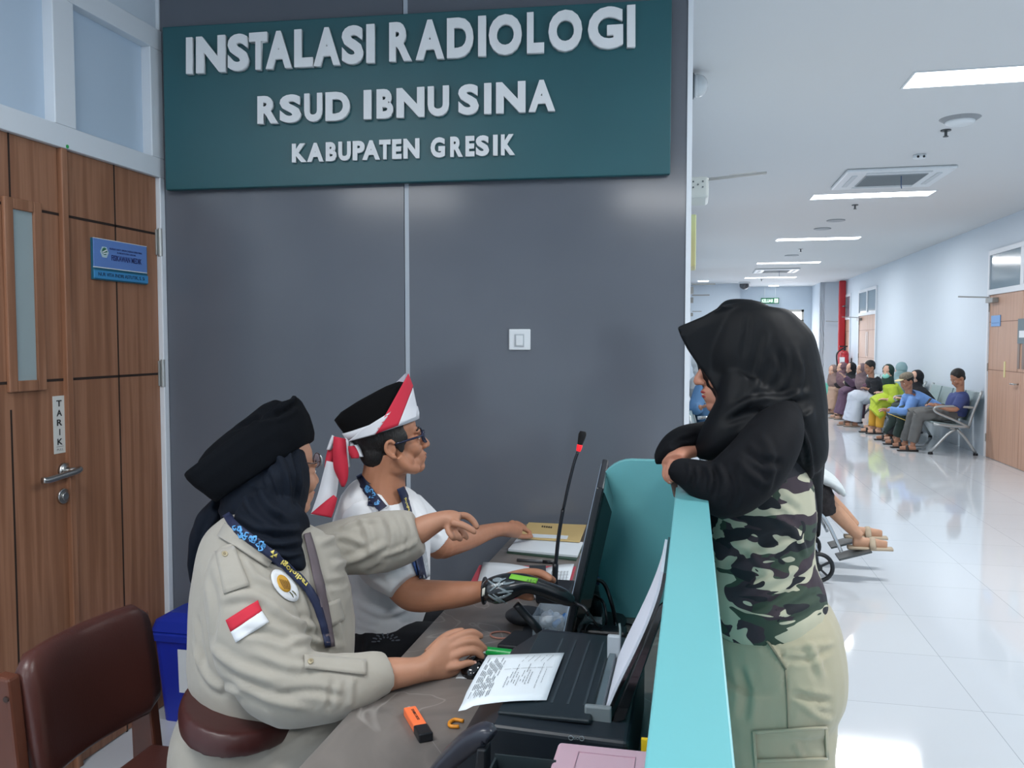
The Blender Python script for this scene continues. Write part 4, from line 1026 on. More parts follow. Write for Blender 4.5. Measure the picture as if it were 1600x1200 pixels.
# ---- the chair of the khaki woman
cw = M('chair_wood', (90, 50, 36), .4, vary=(14, .12)); lea = M('brown_leather', (76, 42, 37), .35, bump=(220, .15, .002), vary=(5, .10))
ch = thing('leather_chair', (-1.1, 1.6, 0), 'wooden chair with brown leather pads under the khaki woman', 'chair')
Xb = -1.33
yb0, yb1 = 1.435, 1.80
pad = MB(); Rr = []
for i in range(13):
    t = i / 12; y = yb0 - .01 + (yb1 - yb0 + .03) * t; bow = .030 * math.sin(math.pi * t)
    ring = []
    for j in range(20):
        a = 2 * math.pi * j / 20; ca, sa = math.cos(a), math.sin(a)
        hx = .026 * math.copysign(abs(ca) ** .7, ca); hz = .138 * math.copysign(abs(sa) ** .45, sa)
        k = 1 if 0 < i < 12 else .80
        ring.append(Vector((Xb - bow + hx * k - hz * .12, y, .69 + hz * (k if k < 1 else 1))))
    Rr.append(ring)
pad.rings(Rr).build('back_pad', lea, ch, smooth=True)
for y in (yb0 - .028, yb1 + .020):
    MB().slab([(Xb - .03, y - .020, 0), (Xb + .02, y - .020, 0), (Xb + .025, y - .020, .45), (Xb - .008, y - .020, .80), (Xb - .045, y - .020, .805), (Xb - .05, y - .020, .78)], (0, .034, 0)).build('leg', cw, ch, bevel=.006)
    for z in (.60, .76): MB().cyl((Xb - .012, y - .0225 if y < 1.5 else y + .012, z), (Xb - .012, y - .019 if y < 1.5 else y + .015, z), .006).build('screw_cap', M('screw_dark', (50, 30, 22), .5), ch)
for y in (yb0 + .0, yb1 - .01): MB().box(Xb + .40, Xb + .44, y - .018, y + .018, 0, .41).build('leg', cw, ch, bevel=.005)
MB().box(Xb - .01, Xb + .45, yb0 - .01, yb1 + .0, .38, .43).build('seat_frame', cw, ch, bevel=.006)
MB().box(Xb + .01, Xb + .455, yb0 - .012, yb1 + .005, .425, .475).build('seat', lea, ch, bevel=.018, seg=4)
for y in (yb0 - .0, yb1 - .01): MB().box(Xb, Xb + .42, y - .012, y + .012, .17, .20).build('stretcher', cw, ch, bevel=.003)

# ================================================================== PEOPLE
def skin(name, rgb): return M(name, rgb, .5, spec=.4, vary=(30, .05), bump=(350, .12, .001), sss=.06)
skin_man = skin('skin_brown', (176, 122, 94)); skin_w1 = skin('skin_tan', (178, 130, 105)); skin_w2 = skin('skin_warm', (182, 128, 106))
lip = M('lip_brown', (150, 84, 76), .45); lip_red = M('lip_red', (150, 50, 54), .35)
eye_white = M('eye_white', (225, 225, 222), .2); iris = M('iris_dark', (35, 22, 18), .15); hairm = M('black_hair', (22, 20, 20), .6, bump=(260, .6, .004), stretch=(1, 1, .25))
nailm = M('nail_pink', (205, 160, 145), .3)
Z3 = Vector((0, 0, 1))
FH = Vector((FW.x, FW.y, 0)).normalized()
class Head:
    def __init__(s, c, f, k=.92, u=Z3):
        s.c = Vector(c); s.f = Vector(f).normalized(); s.u = (Vector(u) - s.f * Vector(u).dot(s.f)).normalized(); s.l = s.u.cross(s.f); s.k = k
    def p(s, x, y, z): return s.c + (s.f * x + s.l * y + s.u * z) * s.k
    def e(s, mb, c, r, seg=20, rg=12): mb.ell(s.p(*c), s.f * r[0] * s.k, s.l * r[1] * s.k, s.u * r[2] * s.k, seg, rg)
    def shapes(s, mb, ears=True):
        E = s.e
        E(mb, (-.012, 0, .045), (.096, .076, .088)); E(mb, (.032, 0, .045), (.052, .062, .055)); E(mb, (.036, 0, -.012), (.048, .057, .064))
        for q in (-1, 1):
            E(mb, (.055, q * .034, -.024), (.028, .025, .026)); E(mb, (.077, q * .022, .022), (.013, .026, .010)); E(mb, (.006, q * .046, -.054), (.044, .018, .038))
            E(mb, (.093, q * .0115, -.031), (.010, .0075, .0075)); E(mb, (.070, q * .030, .004), (.013, .017, .009))
        E(mb, (.030, 0, -.068), (.054, .046, .032)); E(mb, (.060, 0, -.088), (.024, .026, .019)); E(mb, (.066, 0, -.058), (.026, .031, .030))
        for q in (-1, 1): mb.tube3([(s.p(.0, q * .058, -.030), .018, .016), (s.p(.018, q * .047, -.066), .020, .018), (s.p(.052, q * .020, -.088), .018, .018)], s.f, 12, 4)
        mb.tube3([(s.p(.080, 0, .016), .008, .008), (s.p(.092, 0, -.006), .009, .009), (s.p(.103, 0, -.026), .0105, .0105)], s.l, 12, 4)
        mb.ball(s.p(.103, 0, -.028), .0105 * s.k)
        E(mb, (.086, 0, -.054), (.009, .022, .008)); E(mb, (.083, 0, -.065), (.009, .019, .008))
        if ears:
            for q in (-1, 1):
                pts = [(.006, .020), (-.004, .033), (-.020, .031), (-.029, .012), (-.023, -.010), (-.010, -.026), (.002, -.026)]
                mb.wire([s.p((x + .010) * .84 - .014, q * (.079 + (.009 if i in (2, 3, 4) else .003)), z * .84 - .008) for i, (x, z) in enumerate(pts)], .0052, 10, 4)
                E(mb, (-.014, q * .076, -.005), (.016, .006, .020)); mb.ball(s.p(-.010, q * .081, -.029), .0065)
    def face_parts(s, parent, lipmat):
        for q in (-1, 1):
            e = MB(); s.e(e, (.072, q * .030, .003), (.0125, .0135, .0075)); o = e.build('eye', eye_white, parent, smooth=True)
            e = MB(); s.e(e, (.0805, q * .030, .003), (.0045, .0055, .0055)); e.build('iris', iris, o, smooth=True)
            b = MB().wire([s.p(.083, q * .012, .026), s.p(.087, q * .028, .031), s.p(.076, q * .046, .026)], .0026 * s.k, 8, 4); b.build('eyebrow', hairm, parent, smooth=True)
        m = MB(); s.e(m, (.0880, 0, -.0540), (.0080, .020, .0042)); s.e(m, (.0855, 0, -.0645), (.0080, .017, .0050)); m.build('lips', lipmat, parent, smooth=True)

def pf(mb, pts, r0, r1=None):
    # a finger: (px, py, depth) chain tapering from r0 to r1
    r1 = r1 or r0 * .8; n = len(pts); st = []
    for i, p in enumerate(pts):
        r = r0 + (r1 - r0) * i / (n - 1)
        if 0 < i < n - 1: r *= 1.04
        st.append((at(*p), r, r))
    mb.tube3(st, FW, 12, 4); mb.ball(st[-1][0], r1 * .98, 12, 8)
    return st
def nail(p, r, up, fwd, parent):
    up = Vector(up).normalized(); fwd = Vector(fwd).normalized(); s = up.cross(fwd).normalized()
    MB().ell(Vector(p) + up * r * .72, fwd * r * .75, s * r * .62, up * r * .35, 12, 8).build('fingernail', nailm, parent, smooth=True)
def prings(mb, L, seg=32, cap=True, power=2.0):
    R = []
    for cx, cy, d, ax, ay, rd in L:
        ring = []
        for j in range(seg):
            t = 2 * math.pi * j / seg; c_, s_ = math.cos(t), math.sin(t)
            c_ = math.copysign(abs(c_) ** (2 / power), c_); s_ = math.copysign(abs(s_) ** (2 / power), s_)
            ring.append(at(cx + ax * c_, cy + ay * c_, d) + FH * (rd * s_))
        R.append(ring)
    return mb.rings(R, cap)

# ------------------------------------------------------------------ 1. the woman in khaki
w1 = thing('person', at(405, 1165, 1.86) * 1, 'woman in khaki shirt, navy hijab and tall black cap, seated and pointing with one arm', 'person')
w1.location.z = 0
khaki = M('khaki_cloth', (160, 155, 145), .85, bump=(30, .18, .006), vary=(4, .04), sheen=.2)
khaki_dark = M('khaki_seam', (150, 144, 130), .9)
navy = M('navy_cloth', (10, 18, 30), .8, spec=.2, bump=(22, .22, .01))
capcl = M('black_felt', (8, 11, 16), .95, spec=.12, bump=(500, .25, .002))
H1 = Head(at(436, 742, 1.90), RT * math.cos(math.radians(46)) + FH * math.sin(math.radians(46)))
b = MB(); H1.shapes(b, False)
b.tube3([(H1.p(-.02, 0, -.03), .052, .052), (at(418, 815, 1.91), .050, .055), (at(418, 850, 1.90), .07, .09)], FH, 20, 4)
b.ptube([(418, 840, 1.90, 40, .09), (424, 900, 1.88, 78, .12), (424, 990, 1.86, 88, .12), (410, 1080, 1.86, 85, .13), (402, 1150, 1.86, 85, .14)])
b.ptube([(390, 885, 1.77, 36, .05), (405, 960, 1.73, 36, .045), (440, 1050, 1.70, 36, .045), (470, 1078, 1.69, 36, .042), (540, 1066, 1.71, 32, .038), (604, 1054, 1.74, 26, .034), (652, 1047, 1.77, 20, .026), (672, 1040, 1.79, 24, .020), (692, 1030, 1.81, 32, .018), (708, 1020, 1.825, 32, .012)])
Lf = []
Lf.append(pf(b, [(700, 1002, 1.825), (720, 992, 1.835), (738, 988, 1.85), (751, 994, 1.862)], .0102, .0076))
Lf.append(pf(b, [(704, 1012, 1.82), (727, 1003, 1.828), (745, 1004, 1.842), (757, 1013, 1.85)], .0102, .0078))
Lf.append(pf(b, [(704, 1027, 1.81), (725, 1019, 1.818), (742, 1018, 1.83), (753, 1026, 1.838)], .0098, .0076))
Lf.append(pf(b, [(699, 1043, 1.80), (718, 1040, 1.803), (732, 1036, 1.812), (743, 1038, 1.82)], .0092, .007))
pf(b, [(668, 1022, 1.82), (692, 999, 1.85), (708, 990, 1.865), (722, 986, 1.875)], .012, .0085)
# pointing arm
b.ptube([(495, 865, 1.99, 36, .05), (550, 852, 2.0, 30, .045), (610, 842, 2.01, 26, .038), (648, 832, 2.01, 22, .034), (672, 820, 2.01, 18, .028), (692, 812, 2.01, 14, .023), (706, 812, 2.01, 15, .026), (718, 815, 2.01, 13, .024)])
pf(b, [(712, 806, 2.035), (728, 806, 2.04), (739, 814, 2.04), (745, 823, 2.035)], .0095, .0075)
pf(b, [(706, 816, 1.985), (722, 820, 1.975), (734, 826, 1.97), (741, 831, 1.97)], .0092, .0072)
pf(b, [(700, 820, 2.0), (701, 830, 1.985), (706, 838, 1.98), (709, 842, 1.985)], .0085, .0068)
pf(b, [(708, 822, 2.01), (711, 832, 1.995), (716, 839, 1.99), (719, 843, 1.995)], .0085, .0068)
pf(b, [(716, 822, 2.02), (722, 830, 2.01), (727, 836, 2.005), (729, 840, 2.005)], .0082, .0066)
P0 = at(402, 1160, 1.86)
for sy in (-.10, .10):
    k = P0 + Vector((.46, sy, 0)); k.z = .56
    b.tube3([(P0 + Vector((.0, sy * .8, -.02)), .085, .085), (P0 * .5 + k * .5 + Vector((0, 0, .0)), .075, .075), (k, .058, .058)], Z3, 16, 4)
    b.tube3([(k, .056, .056), (k + Vector((.02, 0, -.2)), .048, .05), (k + Vector((.0, 0, -.44)), .034, .034), (k + Vector((.01, 0, -.50)), .036, .036)], Vector((0, 1, 0)), 14, 4)
    b.tube3([(k + Vector((-.02, 0, -.51)), .03, .035), (k + Vector((.06, 0, -.52)), .026, .04), (k + Vector((.15, 0, -.53)), .018, .036)], Z3, 14, 4)
body1 = b.blend('body', skin_w1, w1, .0032, 5)
H1.face_parts(w1, lip)
for L, k in zip(Lf, range(4)): nail(L[-1][0], .0078, UP * .8 - FW * .5, L[-1][0] - L[-2][0], w1)

t = MB()
t.ptube([(425, 806, 1.91, 50, .075), (420, 824, 1.90, 72, .115), (418, 850, 1.885, 100, .155), (421, 890, 1.87, 112, .175), (425, 940, 1.86, 122, .18), (427, 1000, 1.86, 126, .18), (424, 1050, 1.855, 124, .175), (418, 1090, 1.85, 116, .165), (414, 1112, 1.85, 104, .15)], 28, 5)
t.ptube([(372, 868, 1.76, 36, .06), (378, 905, 1.73, 56, .075), (392, 960, 1.70, 66, .078), (412, 1020, 1.675, 72, .078), (450, 1068, 1.66, 66, .075), (500, 1076, 1.67, 54, .066), (550, 1066, 1.70, 46, .058), (580, 1056, 1.72, 38, .052), (602, 1052, 1.738, 30, .047)], 28, 5)
t.ptube([(480, 868, 1.95, 40, .07), (520, 858, 1.985, 42, .062), (560, 852, 1.995, 46, .058), (600, 846, 2.0, 47, .055), (632, 838, 2.0, 42, .052), (654, 831, 2.0, 34, .048)], 24, 5)
F1 = [([(345, 935), (395, 930), (448, 955)], .007, .011), ([(415, 945), (455, 968), (505, 985)], .008, .010), ([(330, 1010), (375, 1045), (440, 1068)], .009, .012), ([(440, 1008), (485, 998), (535, 1012)], .007, .009),
      ([(325, 890), (338, 950), (330, 1010)], -.006, .012), ([(395, 1018), (450, 1040), (500, 1042)], .006, .009), ([(520, 1062), (512, 1110)], -.006, .008), ([(548, 1060), (545, 1105)], .006, .008), ([(360, 1060), (420, 1092), (480, 1108)], .008, .010),
      ([(495, 850), (535, 838), (575, 852)], .007, .009), ([(515, 885), (560, 872), (605, 848)], .008, .010), ([(556, 802), (574, 830), (580, 868)], .007, .008), ([(598, 802), (613, 830), (612, 868)], .007, .008), ([(622, 800), (636, 830), (632, 868)], -.006, .006),
      ([(530, 828), (560, 815), (595, 812)], .006, .007), ([(488, 895), (518, 950), (538, 1018)], .007, .010), ([(310, 960), (320, 1045)], -.007, .011), ([(470, 900), (490, 960), (500, 1000)], -.005, .009), ([(370, 985), (420, 990), (470, 1010)], -.006, .009), ([(430, 1085), (490, 1080), (540, 1090)], -.005, .008), ([(590, 870), (630, 858), (650, 846)], .005, .007),
      ([(300, 1000), (330, 1065), (390, 1085)], .006, .010), ([(505, 915), (560, 905), (600, 880)], -.005, .008), ([(380, 870), (400, 900), (440, 920)], .004, .008)]
shirt1 = t.blend('shirt', khaki, w1, .0055, 5, F1, (.0018, 9, (1, 1, .6)))
tr1 = bvh(shirt1)
def patch(name, mat, parent, quad, tree, off=.003, nu=8, nv=8, th=.0018):
    v, f = grid4(quad, nu, nv); return lay(name, mat, parent, v, f, tree, off, th)
patch('collar', khaki, w1, ((341, 838), (352, 818), (429, 872), (418, 887)), tr1, .007, 12, 5, .004)
ep = patch('epaulette', khaki, w1, ((337, 862), (366, 854), (390, 915), (350, 928)), tr1, .004, 6, 10, .003)
for i, (x, y, par) in enumerate(((352, 866, w1), (485, 1034, w1))):
    v, f = disc_px(x, y, 4.6, 4.2, 0, 14, 2); bt = lay('button', M('button_bone', (172, 160, 132), .35), par, v, f, tr1, .0065, .0022)
    v, f = disc_px(x, y, 2.2, 2.0, 0, 10, 1); lay('button_center', M('button_dark', (140, 128, 100), .4), bt, v, f, tr1, .008, .001)
patch('sleeve_strap', khaki, w1, ((475, 1023), (572, 1031), (572, 1055), (476, 1044)), tr1, .004, 14, 4, .003)
patch('pocket_flap', khaki, w1, ((490, 950), (530, 935), (538, 968), (505, 985)), tr1, .004, 6, 6, .003)
fl_ = patch('flag_patch', M('flag_white', (215, 218, 222), .8), w1, ((361, 987.5), (409, 955), (420, 972), (369, 1004)), tr1, .003, 8, 4)
patch('flag_red', M('flag_red', (196, 36, 58), .8), fl_, ((353, 969), (403, 937.5), (409.5, 955), (361, 987.5)), tr1, .003, 8, 4)
v, f = disc_px(445, 915, 30, 15, math.radians(52), 24, 4); pw = lay('round_patch', M('flag_white', (215, 218, 222), .8), w1, v, f, tr1, .0035)
v, f = disc_px(443, 912, 15, 9, math.radians(60), 20, 3); gp = lay('golden_emblem', M('emblem_gold', (196, 148, 48), .6), pw, v, f, tr1, .005, .001)
for k in range(5):
    v, f = strip_px([(436 + k * 3, 905 + k * .5, .5), (439 + k * 3.0, 912, .9), (444 + k * 2, 921, .5)]); lay('emblem_feather', M('emblem_brown', (130, 92, 30), .6), gp, v, f, tr1, .006, .0006)
for sg_ in ((452, 925, 458, 934), (456, 923, 463, 931)):
    v, f = strip_px([(sg_[0], sg_[1], .6), ((sg_[0] + sg_[2]) / 2 + 1, (sg_[1] + sg_[3]) / 2, .9), (sg_[2], sg_[3], .5)]); lay('patch_stitch', M('emblem_olive', (90, 88, 60), .7), pw, v, f, tr1, .0048, .0006)

# trousers
q = MB()
q.ptube([(408, 1088, 1.855, 100, .15), (402, 1120, 1.86, 112, .175), (398, 1160, 1.86, 126, .19), (402, 1195, 1.86, 128, .19)], 28, 5)
for sy in (-.10, .10):
    k = P0 + Vector((.46, sy, 0)); k.z = .56
    q.tube3([(P0 + Vector((.0, sy * .8, -.01)), .115, .115), (P0 * .5 + k * .5 + Vector((0, 0, .015)), .098, .10), (k, .078, .078), (k + Vector((.03, 0, -.03)), .06, .06)], Z3, 18, 4)
    q.tube3([(k, .07, .07), (k + Vector((.02, 0, -.2)), .068, .07), (k + Vector((.0, 0, -.44)), .068, .07)], Vector((0, 1, 0)), 16, 4)
q.blend('trousers', khaki, w1, .007, 5, [([(290, 1130), (330, 1150), (380, 1145)], .008, .012), ([(320, 1170), (400, 1165), (470, 1140)], .010, .014), ([(400, 1190), (460, 1160), (510, 1130)], .007, .01), ([(350, 1130), (345, 1170)], -.006, .01)], (.002, 8))
for sy in (-.10, .10):
    k = P0 + Vector((.46, sy, 0))
    MB().tube3([(Vector((k.x - .045, k.y, .035)), .035, .04), (Vector((k.x + .05, k.y, .032)), .032, .045), (Vector((k.x + .13, k.y, .028)), .028, .045), (Vector((k.x + .175, k.y, .025)), .018, .03)], Z3, 16, 4, True, 3).build('shoe', M('shoe_black', (20, 20, 22), .4), w1, smooth=True)
# belt
t = MB(); R = []
prings(t, [(388, 1083, 1.80, 90, 16, .185), (386, 1100, 1.80, 94, 17, .192), (385, 1118, 1.80, 90, 12, .188)], 40)
belt = t.blend('belt', M('belt_brown', (66, 32, 30), .4, bump=(60, .15, .002)), w1, .005, 10)

# hijab
h = MB()
h.ptube([(410, 690, 1.91, 40, .07), (414, 710, 1.91, 60, .09), (416, 740, 1.905, 67, .105), (412, 780, 1.90, 66, .10), (408, 808, 1.90, 62, .095), (404, 832, 1.89, 52, .11)], 28, 5)
h.ptube([(458, 700, 1.87, 17, .045), (452, 725, 1.865, 28, .07), (448, 750, 1.86, 34, .088), (440, 785, 1.855, 36, .085), (428, 812, 1.83, 48, .09), (426, 832, 1.79, 58, .085), (436, 852, 1.765, 46, .065), (452, 868, 1.755, 29, .05), (466, 880, 1.75, 15, .032), (476, 889, 1.75, 5, .015)], 26, 5)
h.ptube([(355, 790, 1.95, 22, .05), (332, 815, 1.97, 24, .05), (317, 850, 1.985, 20, .045), (308, 885, 1.99, 13, .03), (303, 912, 1.99, 5, .012)], 20, 4)
Fh = [([(402, 755), (420, 790), (448, 810)], .007, .008), ([(380, 770), (398, 806), (440, 832)], .008, .009), ([(430, 700), (448, 745), (452, 790)], .006, .008), ([(455, 690), (466, 740), (462, 790)], -.005, .007), ([(370, 800), (410, 828), (470, 828)], .007, .008),
      ([(390, 835), (430, 850), (475, 845)], .005, .008), ([(420, 860), (450, 868), (478, 862)], .004, .006), ([(345, 795), (325, 830), (312, 880)], .006, .008), ([(415, 735), (428, 770), (445, 795)], -.005, .007)]
hj = h.blend('hijab', navy, w1, .005, 3, [(q_, a_ * 1.5, w_) for q_, a_, w_ in Fh], (.0012, 12))
# cap
cpm = MB()
prings(cpm, [(416, 735, 1.90, 70, -45, .108), (411, 726, 1.90, 76, -48, .112), (397, 704, 1.90, 82, -55, .112), (384, 688, 1.90, 84, -59, .10), (377, 680, 1.90, 84, -60, .082)], 48, True, 2.7)
prings(cpm, [(384, 690, 1.90, 80, -56, .085), (370, 672, 1.90, 60, -48, .035), (366, 668, 1.90, 45, -36, .018)], 40)
cpm.v = cpm.v
cap = cpm.blend('cap', capcl, w1, .004, 3, [([(425, 650), (445, 640), (460, 628)], -.012, .010), ([(440, 640), (458, 625), (462, 618)], .006, .006), ([(360, 672), (400, 656), (430, 648)], -.005, .009)], (.0008, 9))
# glasses of the khaki woman
g1 = MB(); gm = M('frame_brown', (60, 34, 32), .3)
dG = 1.90 - .03
gc = at(495, 719, dG + .06); n1_, n2_ = H1.l, H1.u
g1.wire([at(478, 723, dG), at(488, 724, dG + .03), at(500, 721, dG + .06)], .0016, 8, 4)
g1.wire([gc + (H1.f * .35 + FH * .2).normalized() * (.0115 * math.cos(a)) + Z3 * (.017 * math.sin(a)) for a in [i * math.pi / 10 for i in range(20)]], .0011, 8, 1, True)
ge = g1.build('eyeglasses', gm, w1, smooth=True)
lens = [gc + (H1.f * .35 + FH * .2).normalized() * (.0110 * math.cos(a)) + Z3 * (.0165 * math.sin(a)) for a in [i * math.pi / 10 for i in range(20)]]
MB().slab(lens, FH * .001).build('lens', M('lens_clear', (150, 125, 128), .08, alpha=.45, coat=.5), ge)
MB().wire([at(500, 711, dG + .06), at(503, 719, dG + .06), at(502, 728, dG + .06)], .0022, 8, 4).build('silver_hinge', steel, ge, smooth=True)
# lanyard of the khaki woman
trh = bvh(shirt1, hj)
lan = M('lanyard_navy', (24, 34, 66), .6)
v, f = strip_px([(354, 803, 6.5), (366, 820, 7), (392, 842, 7.2), (420, 862, 7.2), (450, 888, 7.2), (474, 912, 7.0), (492, 940, 6), (504, 975, 5), (512, 1010, 4.5)])
ly = lay('lanyard', lan, w1, v, f, trh, .007, .002)
blue2 = M('batik_blue', (96, 168, 226), .6); random.seed(8)
for k in range(16):
    x = random.uniform(368, 412); y = 820 + (x - 366) * .80 + random.uniform(-4, 5); a = random.uniform(0, 6.28)
    v, f = strip_px([(x, y, .9), (x + 4 * math.cos(a), y + 4 * math.sin(a), 1.1), (x + 6 * math.cos(a + 1.1), y + 6 * math.sin(a + 1.1), .9), (x + 4 * math.cos(a + 2), y + 4 * math.sin(a + 2), .6)])
    lay('batik_scroll', blue2, ly, v, f, trh, .0088, .0008)
yel = M('print_yellow', (222, 205, 110), .5)
for k in range(3):
    a = math.radians(90 + 120 * k + 40); a1, a2 = a - .5, a + .5
    lay('warning_mark', yel, ly, [(428, 866), (428 + 6 * math.cos(a1), 866 + 6 * math.sin(a1)), (428 + 6 * math.cos(a2), 866 + 6 * math.sin(a2))], [(0, 1, 2)], trh, .009, .0008)
text_px('lanyard_print', 'radiologi', yel, ly, ((482, 909), (444, 872), (438, 880), (476, 918)), trh, .009, .02)
v, f = strip_px([(479, 834, 5), (486, 860, 6), (492, 885, 6.5), (500, 920, 7), (508, 955, 7), (516, 1010, 6)])
lay('bag_strap', M('strap_grey', (92, 82, 88), .7), w1, v, f, trh, .006, .003)

# ------------------------------------------------------------------ 2. the man in white
m1 = thing('person', at(590, 1000, 2.35), 'man in white polo shirt, glasses and black cap with red-white headband, at the desk', 'person'); m1.location.z = 0
white_cl = M('white_cotton', (232, 234, 237), .8, bump=(24, .2, .006), sheen=.2)
H2 = Head(at(612, 693, 2.30), RT * math.cos(math.radians(16)) + FH * math.sin(math.radians(16)) + Z3 * .22)
b = MB(); H2.shapes(b)
b.tube3([(H2.p(-.014, 0, -.02), .062, .058), (at(600, 742, 2.31), .060, .060), (at(596, 778, 2.32), .070, .080)], FH, 20, 4)
b.ptube([(592, 770, 2.34, 38, .08), (598, 830, 2.37, 60, .13), (604, 900, 2.37, 58, .12), (596, 1000, 2.36, 55, .13)])
b.ptube([(560, 812, 2.22, 26, .045), (592, 868, 2.17, 27, .046), (632, 918, 2.12, 27, .045), (652, 930, 2.10, 26, .042), (690, 930, 2.08, 23, .037), (730, 927, 2.05, 19, .029), (758, 922, 2.03, 15, .024), (784, 914, 2.00, 15, .034), (806, 905, 1.985, 13, .036)])
pf(b, [(804, 898, 1.985), (826, 894, 1.962), (846, 896, 1.935), (860, 904, 1.92)], .0105, .0085)
pf(b, [(806, 903, 2.01), (832, 897, 1.99), (852, 899, 1.96), (865, 907, 1.94)], .010, .008)
pf(b, [(804, 908, 2.02), (830, 905, 2.01), (850, 906, 1.98), (862, 913, 1.955)], .0095, .0075)
pf(b, [(802, 914, 2.02), (820, 915, 2.0), (838, 918, 1.975), (848, 923, 1.96)], .009, .007)
pf(b, [(790, 918, 1.985), (806, 926, 1.965), (820, 931, 1.945), (830, 933, 1.935)], .0115, .009)
b.ptube([(650, 800, 2.48, 24, .045), (680, 848, 2.50, 23, .045), (705, 848, 2.54, 20, .042), (735, 840, 2.62, 17, .036), (763, 831, 2.74, 12.5, .028), (782, 827, 2.81, 11, .026), (798, 828, 2.87, 12, .022), (810, 831, 2.91, 10, .018)])
pf(b, [(805, 836, 2.90), (818, 838, 2.95), (830, 838, 2.99)], .010, .008)
pf(b, [(806, 824, 2.92), (818, 826, 2.97), (828, 832, 3.0)], .0095, .008)
pf(b, [(802, 821, 2.91), (812, 820, 2.96), (820, 824, 3.0)], .0095, .008)
pf(b, [(798, 820, 2.90), (806, 817, 2.94), (813, 819, 2.98)], .009, .0075)
pf(b, [(795, 820, 2.88), (800, 816, 2.91), (805, 817, 2.94)], .0085, .007)
Pm = at(596, 1005, 2.36)
for sy in (-.11, .09):
    k = Pm + Vector((.46, sy, 0)); k.z = .57
    b.tube3([(Pm + Vector((0, sy * .8, -.03)), .08, .08), (k, .056, .056)], Z3, 16, 4)
    b.tube3([(k, .054, .054), (k + Vector((.02, 0, -.2)), .048, .05), (k + Vector((0, 0, -.50)), .034, .034)], Vector((0, 1, 0)), 14, 4)
    b.tube3([(k + Vector((-.02, 0, -.52)), .03, .035), (k + Vector((.15, 0, -.535)), .018, .036)], Z3, 14, 4)
body2 = b.blend('body', skin_man, m1, .0030, 5)
H2.face_parts(m1, M('lip_man', (146, 92, 74), .5))
# hair
h = MB(); H2.e(h, (-.020, 0, .050), (.094, .081, .090)); H2.e(h, (-.055, 0, -.012), (.046, .062, .052)); H2.e(h, (-.05, 0, -.035), (.042, .052, .035))
for q_ in (-1, 1): H2.e(h, (.012, q_ * .068, .022), (.032, .014, .030)); H2.e(h, (.016, q_ * .072, .0), (.011, .007, .024))
h.blend('hair', hairm, m1, .0035, 2, (), (.0006, 90))
# cap
cp = MB(); prings(cp, [(598, 667, 2.30, 54, -16, .088), (594, 657, 2.30, 56, -19, .090), (586, 640, 2.30, 57, -25, .086), (580, 627, 2.30, 57, -29, .080), (578, 620, 2.30, 45, -24, .060), (580, 616, 2.30, 24, -13, .03)], 48, True, 2.1)
capo = cp.build('cap', M('black_velvet', (6, 6, 8), .9, spec=.15), m1, smooth=True)
wb = M('band_white', (214, 216, 222), .75); rb_ = M('band_red', (198, 38, 62), .75)
bd = MB(); prings(bd, [(599, 671, 2.30, 56, -17, .091), (597, 664, 2.30, 58, -19, .094), (594, 656, 2.30, 58.5, -21, .0945)], 48, False)
bo = bd.build('headband', wb, m1, smooth=True); s_ = bo.modifiers.new('t', 'SOLIDIFY'); s_.thickness = .003
sh = MB(); prings(sh, [(599, 678, 2.30, 60, -18, .096), (592, 655, 2.30, 60, -23, .0965), (588, 630, 2.30, 62, -34, .092), (588, 606, 2.30, 64, -44, .085)], 64, True)
trs = BVHTree.FromPolygons([tuple(v) for v in sh.v], sh.f)
for nm, mt_, quad in (('white_wrap', wb, ((544, 690), (586, 679), (611, 643), (566, 671))), ('red_wrap', rb_, ((585, 679), (622, 665), (645, 603), (638, 584))), ('front_wrap', wb, ((622, 665), (651, 651), (652, 640), (645, 606)))):
    v, f = grid4(quad, 10, 10); lay(nm, mt_, bo, v, f, trs, .001, .002)
MB().slab([at(615, 601, 2.37), at(634, 583, 2.34), at(640, 584, 2.28), at(637, 598, 2.28), at(630, 598, 2.33)], FH * .004).build('band_peak', M('band_sheer', (186, 184, 196), .7), bo)
def tail(nm, mat, L, par, th=.003):
    v = []; f = []
    P = catmull(L, 5)
    for q in P:
        for k in (-1, 0, 1): v.append(at(q[0] + q[3] * k, q[1] + (q[4] if len(q) > 4 else 0) * k, q[2] - (.006 if k == 0 else 0)))
    for i in range(len(P) - 1):
        for k in range(2): a = i * 3 + k; f.append((a, a + 1, a + 4, a + 3))
    o = MB().add(v, f).build(nm, mat, par, smooth=True); s = o.modifiers.new('t', 'SOLIDIFY'); s.thickness = th; return o
kn = MB(); kn.ptube([(541, 684, 2.27, 5, .012), (546, 693, 2.27, 7, .016), (552, 700, 2.26, 6, .014)], 14, 4); kn.build('knot', wb, bo, smooth=True)
tail('red_tail', rb_, [(531, 684, 2.25, 9, 2), (531, 705, 2.24, 10, 0), (533, 730, 2.24, 11, 0), (536, 747, 2.24, 7, 0), (536, 760, 2.24, 1.2, 0)], bo)
tail('tail_edge', wb, [(523, 682, 2.262, 3, 2), (519, 690, 2.262, 3, 0), (514, 703, 2.262, 2.5, 0)], bo)
tail('white_tail_edge', wb, [(543, 688, 2.25, 2.5, 0), (543, 705, 2.25, 2.5, 0), (544, 730, 2.25, 2, 0)], bo)
tail('red_fold', rb_, [(519, 700, 2.27, 5, 0), (516, 715, 2.27, 6, 0), (513, 731, 2.27, 5, 0)], bo)
tail('long_white_tail', wb, [(520, 722, 2.265, 9, 2), (517, 745, 2.26, 12, 2), (511, 775, 2.25, 14, 2), (500, 806, 2.24, 14, 2)], bo)
